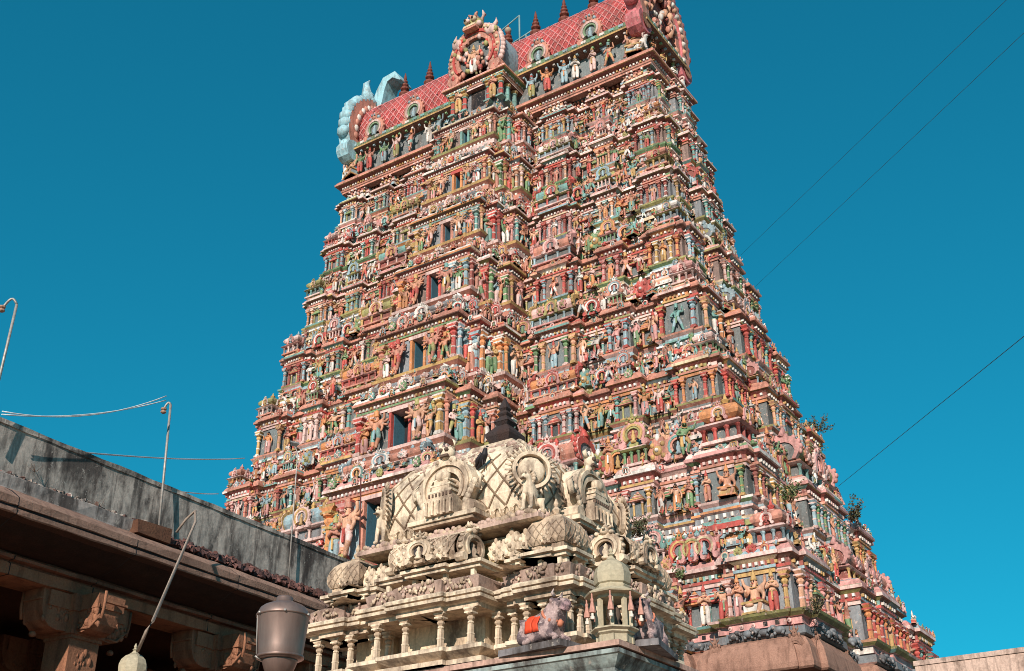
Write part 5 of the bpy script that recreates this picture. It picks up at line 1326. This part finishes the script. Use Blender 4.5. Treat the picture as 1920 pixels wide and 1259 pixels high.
# ---------------------------------------------------------------- street lamp close to the camera
MAT['metal'] = new_mat('dull_metal', .42)[0]
nd = MAT['metal'].node_tree; bs = nd.nodes['Principled BSDF']; bs.inputs['Metallic'].default_value = .55
tn = noise(nd.nodes, nd.links, 9, 6, .65, stretch=(1, 1, .25)); rr_ = ramp(nd.nodes, nd.links, tn.outputs[0], .3, .75, (.17, .115, .10, 1), (.31, .22, .19, 1)); nd.links.new(rr_.outputs[0], bs.inputs['Base Color'])
MAT['steel'] = new_mat('galvanised_steel', .5)[0]
nd = MAT['steel'].node_tree; bs = nd.nodes['Principled BSDF']; bs.inputs['Metallic'].default_value = .3
tn = noise(nd.nodes, nd.links, 14, 5, .6); rr_ = ramp(nd.nodes, nd.links, tn.outputs[0], .3, .8, (.22, .19, .17, 1), (.42, .41, .39, 1)); nd.links.new(rr_.outputs[0], bs.inputs['Base Color'])
lp = root('street_lamp', -5.03, 5.09, 0); tag(lp, 'dull brown metal street lamp head on a post, nearest the camera', 'street lamp')
def lathe_part(name, prof, parent, mat, n=36, smooth=True):
    m = MB(); t = T(); t.lathe(prof, n, 0, (0, 0, 0), smooth); m.add(t, [(.3, .3, .3)]); return m.build(name, mat, parent)
zl_ = EYE + 1.60
lathe_part('lamp_body', [(.10, zl_ - .055), (.128, zl_ - .05), (.133, zl_ - .035), (.138, zl_ + .02), (.155, zl_ + .20), (.157, zl_ + .204)], lp, 'metal')
lathe_part('lamp_cap', [(.150, zl_ + .200), (.163, zl_ + .203), (.163, zl_ + .213), (.150, zl_ + .235), (.140, zl_ + .255), (.120, zl_ + .27), (.06, zl_ + .295), (.05, zl_ + .30), (.05, zl_ + .322), (.043, zl_ + .33), (.01, zl_ + .332)], lp, 'metal')
lathe_part('lamp_collar', [(.04, zl_ - .14), (.08, zl_ - .13), (.105, zl_ - .062), (.108, zl_ - .056), (.06, zl_ - .055)], lp, 'metal')
for q in range(6):
    a_ = math.pi / 3 * q + .3; m = MB(); t = T(); t.lathe([(.008, 0), (.008, .008), (.003, .012)], 6, 0); m.add(t, [(.3, .3, .3)], rot(a_ + math.pi / 2, math.pi / 2)); m.build('bolt', 'steel', lp, loc=(.163 * math.cos(a_), .163 * math.sin(a_), zl_ + .208))
lathe_part('glass_rim', [(.134, zl_ - .045), (.142, zl_ - .043), (.142, zl_ - .030), (.137, zl_ - .028)], lp, 'metal')
m = MB(); t = T()
a_ = -2.1
t.tube([(.143 * math.cos(a_), .143 * math.sin(a_), zl_ - .03), (.158 * math.cos(a_), .158 * math.sin(a_), zl_ + .20)], .004, 5, 0); t.tube([(.110 * math.cos(a_), .110 * math.sin(a_), zl_ - .06), (.15 * math.cos(a_), .15 * math.sin(a_), zl_ - .04)], .006, 5, 0)
m.add(t, [(.3, .3, .3)]); m.build('clasp', 'steel', lp)
lathe_part('post', [(.09, 0), (.09, .2), (.05, .25), (.042, zl_ - .14)], lp, 'steel', 16)

# ---------------------------------------------------------------- poles, rods and cables
def H(x, y, z):
    """hall local to world"""
    a = math.radians(93.07); r = (math.cos(a), math.sin(a)); nrm = (-math.sin(a), math.cos(a))
    return W2(-17.26 + x * r[0] + y * nrm[0], 10.7 + x * r[1] + y * nrm[1], z + EYE)
def wire(name, label, cat, pts, r, mat, col=(.4, .4, .4), n=6, group=None, sag=0.0):
    P = [np.array(p, float) for p in pts]
    if sag and len(P) == 2: P = [P[0] * (1 - s) + P[1] * s - np.array((0, 0, sag * 4 * s * (1 - s))) for s in np.linspace(0, 1, 17)]
    t = T(); t.tube(P, r, n, 0); m = MB(); m.add(t, [col]); o = m.build(name, mat, None, origin=P[0]); return tag(o, label, cat, group)
def roof_pole(x, y, z0, z1, lean, hook, label):
    k = bpy.data.objects.new('roof_pole', None); COL.objects.link(k); k.location = H(x, y, z0); tag(k, label, 'pole', 'steel poles on the hall roof')
    h = z1 - z0; m = MB(); t = T(); t.tube([(0, 0, 0), (lean[0] * .5, lean[1] * .5, h * .5), (lean[0], lean[1], h)], .026, 8, 0); m.add(t, [(.4, .4, .4)]); m.build('shaft', 'steel', k)
    m = MB(); t = T(); P = [(lean[0] + hook[0] * q, lean[1] + hook[1] * q, h + hook[2] * math.sin(min(1, q * 1.15) * math.pi) - hook[3] * q * q) for q in np.linspace(0, 1, 9)]
    t.tube(P, .024, 7, 0); m.add(t, [(.3, .3, .3)]); m.build('hook', 'steel', k)
    m = MB(); t = T(); t.lathe([(.03, 0), (.06, .02), (.06, .05), (.03, .07), (.06, .09), (.06, .12), (.02, .14)], 8, 0); m.add(t, [(.35, .2, .14)]); m.build('insulator', 'plain', k, loc=(P[-1][0], P[-1][1], P[-1][2] - .12))
roof_pole(4.3, .95, 7.45, 10.45, (-.16, .12), (-.12, -.04, .06, .10), 'straight steel pole with a short hook rising beside the broken block')
roof_pole(.10, 1.0, 8.3, 10.75, (.12, -.16), (-.22, -.08, .12, .08), 'leaning steel pole with a curved hook at the left edge')
CBL = 'white cables strung between the roofs'
for dz in (0, .1):
    wire('cable', 'paired white cable sagging from the leaning pole to the straight hooked pole', 'cable', [H(.25, .9, 8.62 + dz * .6), H(3.95, .9, 10.35 + dz)], .012, 'plain', (.62, .66, .68), 5, CBL, .16 + dz)
def TW_(a, b, z): return Vector((tower_c.x + a * UX - b * UY, tower_c.y + a * UY + b * UX, z + EYE))
wire('cable', 'white cable running from behind the parapet to the upper left tower edge', 'cable', [H(2.0, 1.6, 8.7), TW_(-10.95, -5.0, 19.7)], .02, 'plain', (.6, .66, .7), 5, CBL, .12)
wire('cable', 'white cable low behind the parapet to the lowest left tower edge', 'cable', [H(3.6, 1.6, 8.6), TW_(-11.95, -5.4, 18.1)], .02, 'plain', (.6, .66, .7), 5, CBL, .1)
WB = 'thin dark wires crossing the sky right of the tower'
wire('overhead_wire', 'dark wire rising from the lower right flank of the tower to the right edge', 'wire', [TW_(12.6, 4.6, 16.25), TW_(12.6, 4.6, 16.25) + (W2(-2.08, 23.75, 11.67 + EYE) - TW_(12.6, 4.6, 16.25)) * 1.9], .009, 'plain', (.06, .06, .07), 5, WB)
wire('overhead_wire', 'upper of two faint wires from the middle right flank of the tower', 'wire', [TW_(9.7, 4.6, 28.05), TW_(9.7, 4.6, 28.05) + (W2(-.47, 20.84, 17.93 + EYE) - TW_(9.7, 4.6, 28.05)) * 1.9], .006, 'plain', (.05, .12, .16), 5, WB)
wire('overhead_wire', 'lower of two faint wires from the middle right flank of the tower', 'wire', [TW_(10.0, 4.6, 26.1), TW_(10.0, 4.6, 26.1) + (W2(-.44, 21.29, 17.25 + EYE) - TW_(10.0, 4.6, 26.1)) * 1.9], .006, 'plain', (.05, .12, .16), 5, WB)
k = bpy.data.objects.new('roof_lamp_pole', None); COL.objects.link(k); k.location = H(8.42, 1.05, 7.5); tag(k, 'thin lamp pole standing against the parapet near the cream spire', 'lamp pole')
m = MB(); t = T(); t.tube([(0, 0, 0), (-.02, 0, 1.8), (-.03, 0, 3.2), (-.1, 0, 3.4)], [.02, .016, .014, .012], 7, 0); m.add(t, [(.4, .4, .4)]); m.build('shaft', 'steel', k)
m = MB(); t = T(); t.frust(0, 0, .06, .04, 0, .11, .06, .10); m.add(t, [(.4, .4, .4)], rot(.5, .7)); m.build('lamp_head', 'steel', k, loc=(-.14, 0, 3.42))
wire('lightning_rod', 'thin dark rod rising from the left corner dome of the cream spire', 'rod', [W2(-11.36, 13.0, 5.3 + EYE), W2(-11.42, 13.0, 6.6 + EYE)], .012, 'plain', (.10, .03, .025), 5)
wire('bent_pipe', 'bent conduit hanging from the hall roof to the lower left kiosk', 'pipe', [H(4.35, .5, 7.5), H(4.38, .3, 7.75), H(4.42, .12, 7.9), H(4.3, -.05, 7.6), W2(-14.9, 12.2, 4.69 + EYE), W2(-15.02, 12.2, 4.55 + EYE), W2(-15.35, 12.35, 4.3 + EYE)], .026, 'plain', (.30, .24, .20), 6)
k = bpy.data.objects.new('ridge_lamp', None); COL.objects.link(k); k.location = TW_(.84, 0, 41.5); tag(k, 'hanging globe lamp on a bracket above the tower roof ridge', 'lamp')
m = MB(); t = T(); t.tube([(0, 0, 0), (0, 0, 2.15)], .05, 6, 0); t.tube([(0, 0, 2.15), (-1.0, 0, 1.75), (-1.3, 0, 1.62)], .04, 6, 0); t.tube([(-1.1, 0, .35), (.0, 0, .55), (.95, 0, .75)], .05, 6, 0); t.tube([(.4, 0, 0), (.4, 0, .62)], .04, 6, 0); t.tube([(-.72, 0, 1.85), (-.72, 0, 1.6)], .02, 5, 0)
m.add(t, [(.18, .30, .32)]); kk = TW_(0, 0, 0); o = m.build('bracket', 'plain', k); o.rotation_euler.z = YAW
m = MB(); t = T(); t.ball((-.72, 0, 1.48), .19, 0, 10, 7); m.add(t, [(.36, .27, .2)]); o = m.build('globe', 'plain', k); o.rotation_euler.z = YAW

# ---------------------------------------------------------------- plain wall at the lower right
w = root('boundary_wall', -7.9, 30.0, 0); tag(w, 'plain peeling plastered wall at the lower right corner', 'wall')
m = MB(); t = T(); t.box(0, 8, 0, .5, 0, 7.78); V = t.v[0]; V[V[:, 2] > 5, 2] += 0; m.add(t, [np.array((.55, .40, .33))]); m.build('masonry', 'lime', w)
m = MB(); t = T(); t.box(-.02, 8.02, -.03, .53, 7.784, 7.90); m.add(t, [np.array((.50, .37, .31))]); m.build('coping', 'lime', w)

# ---------------------------------------------------------------- wild plants rooted in the masonry
MAT['leaf'] = paint_mat('leaves', amount=.2, rough=.6, bstr=0, bdist=.001)
def shrub(p, size, label, cols, dry=False, n=150, name='wild_shrub'):
    size *= .56; n = int(n * 1.5)
    k = bpy.data.objects.new(name, None); COL.objects.link(k); k.location = p; tag(k, label, 'plant', 'wild plants rooted in the masonry')
    st = T(); lf = T(); cl = []
    for q in range(9):
        d = np.array((random.gauss(0, .6), random.gauss(0, .6), random.uniform(.3, 1.2))); d /= np.linalg.norm(d); L = size * random.uniform(.6, 1.1)
        P = [d * L * s + np.array((0, 0, .15 * size * s * s)) for s in (0, .35, .7, 1)]
        st.tube(P, [.018 * size, .014 * size, .01 * size, .004 * size], 4, 0)
        for j in range(n // 9):
            s = random.uniform(.25, 1.05); c = d * L * s + np.array((0, 0, .15 * size * s * s)) + RNG.normal(0, .09 * size, 3)
            e = RNG.normal(0, 1, 3); e /= np.linalg.norm(e); f = np.cross(e, RNG.normal(0, 1, 3)); f /= np.linalg.norm(f) + 1e-9
            ls = size * (random.uniform(.045, .09) if not dry else .022); lw = ls * (.5 if not dry else .5)
            lf.raw([c - e * ls, c + f * lw, c + e * ls * 1.3, c - f * lw], [(0, 1, 2, 3)], random.randrange(len(cols)))
    m = MB(); m.add(st, [(.10, .06, .04)]); m.build('stems', 'plain', k)
    m = MB(); m.add(lf, cols); m.build('foliage', 'leaf', k)
GRN = [np.array((.09, .15, .05)), np.array((.15, .20, .08)), np.array((.06, .10, .03)), np.array((.22, .22, .10))]
DRY = [np.array((.13, .08, .05)), np.array((.09, .06, .04)), np.array((.10, .10, .05)), np.array((.18, .07, .06))]
DKG = [np.array((.09, .10, .05)), np.array((.12, .09, .06)), np.array((.06, .07, .035)), np.array((.15, .13, .07))]
shrub(H(2.75, 1.0, 7.5), .62, 'dry brown bush growing on the kerb under the parapet', DRY, True, 320)
shrub(H(1.3, 1.1, 7.9), .35, 'small reddish dry weed on the parapet wall', DRY, True, 120)
shrub(TW_(9.9, -7.7, 11.4), 1.3, 'dark dry shrub hanging on the tower just right of the cream dome', DKG, False, 420)
shrub(TW_(11.45, -8.4, 9.6), .75, 'bright green plant above the kiosk on the painted tower', GRN, False, 220)
shrub(TW_(13.3, 3.1, 14.3), 1.35, 'bushy dark shrub on the right skyline of the tower where the wire meets it', DKG, False, 420)
shrub(TW_(12.2, 4.3, 18.6), 1.2, 'olive shrub high on the right skyline of the tower', DKG, False, 360)
shrub(TW_(13.85, -4.8, 12.6), 1.1, 'leafy green plant on the shaded side of the tower near its corner', GRN, False, 260)
shrub(TW_(15.2, -7.6, 8.2), .9, 'dark tuft at the corner of the granite cornice', DKG, False, 260)
shrub(TW_(12.6, 2.0, 16.6), .9, 'ragged plant on the right flank below the olive shrub', GRN, False, 220)
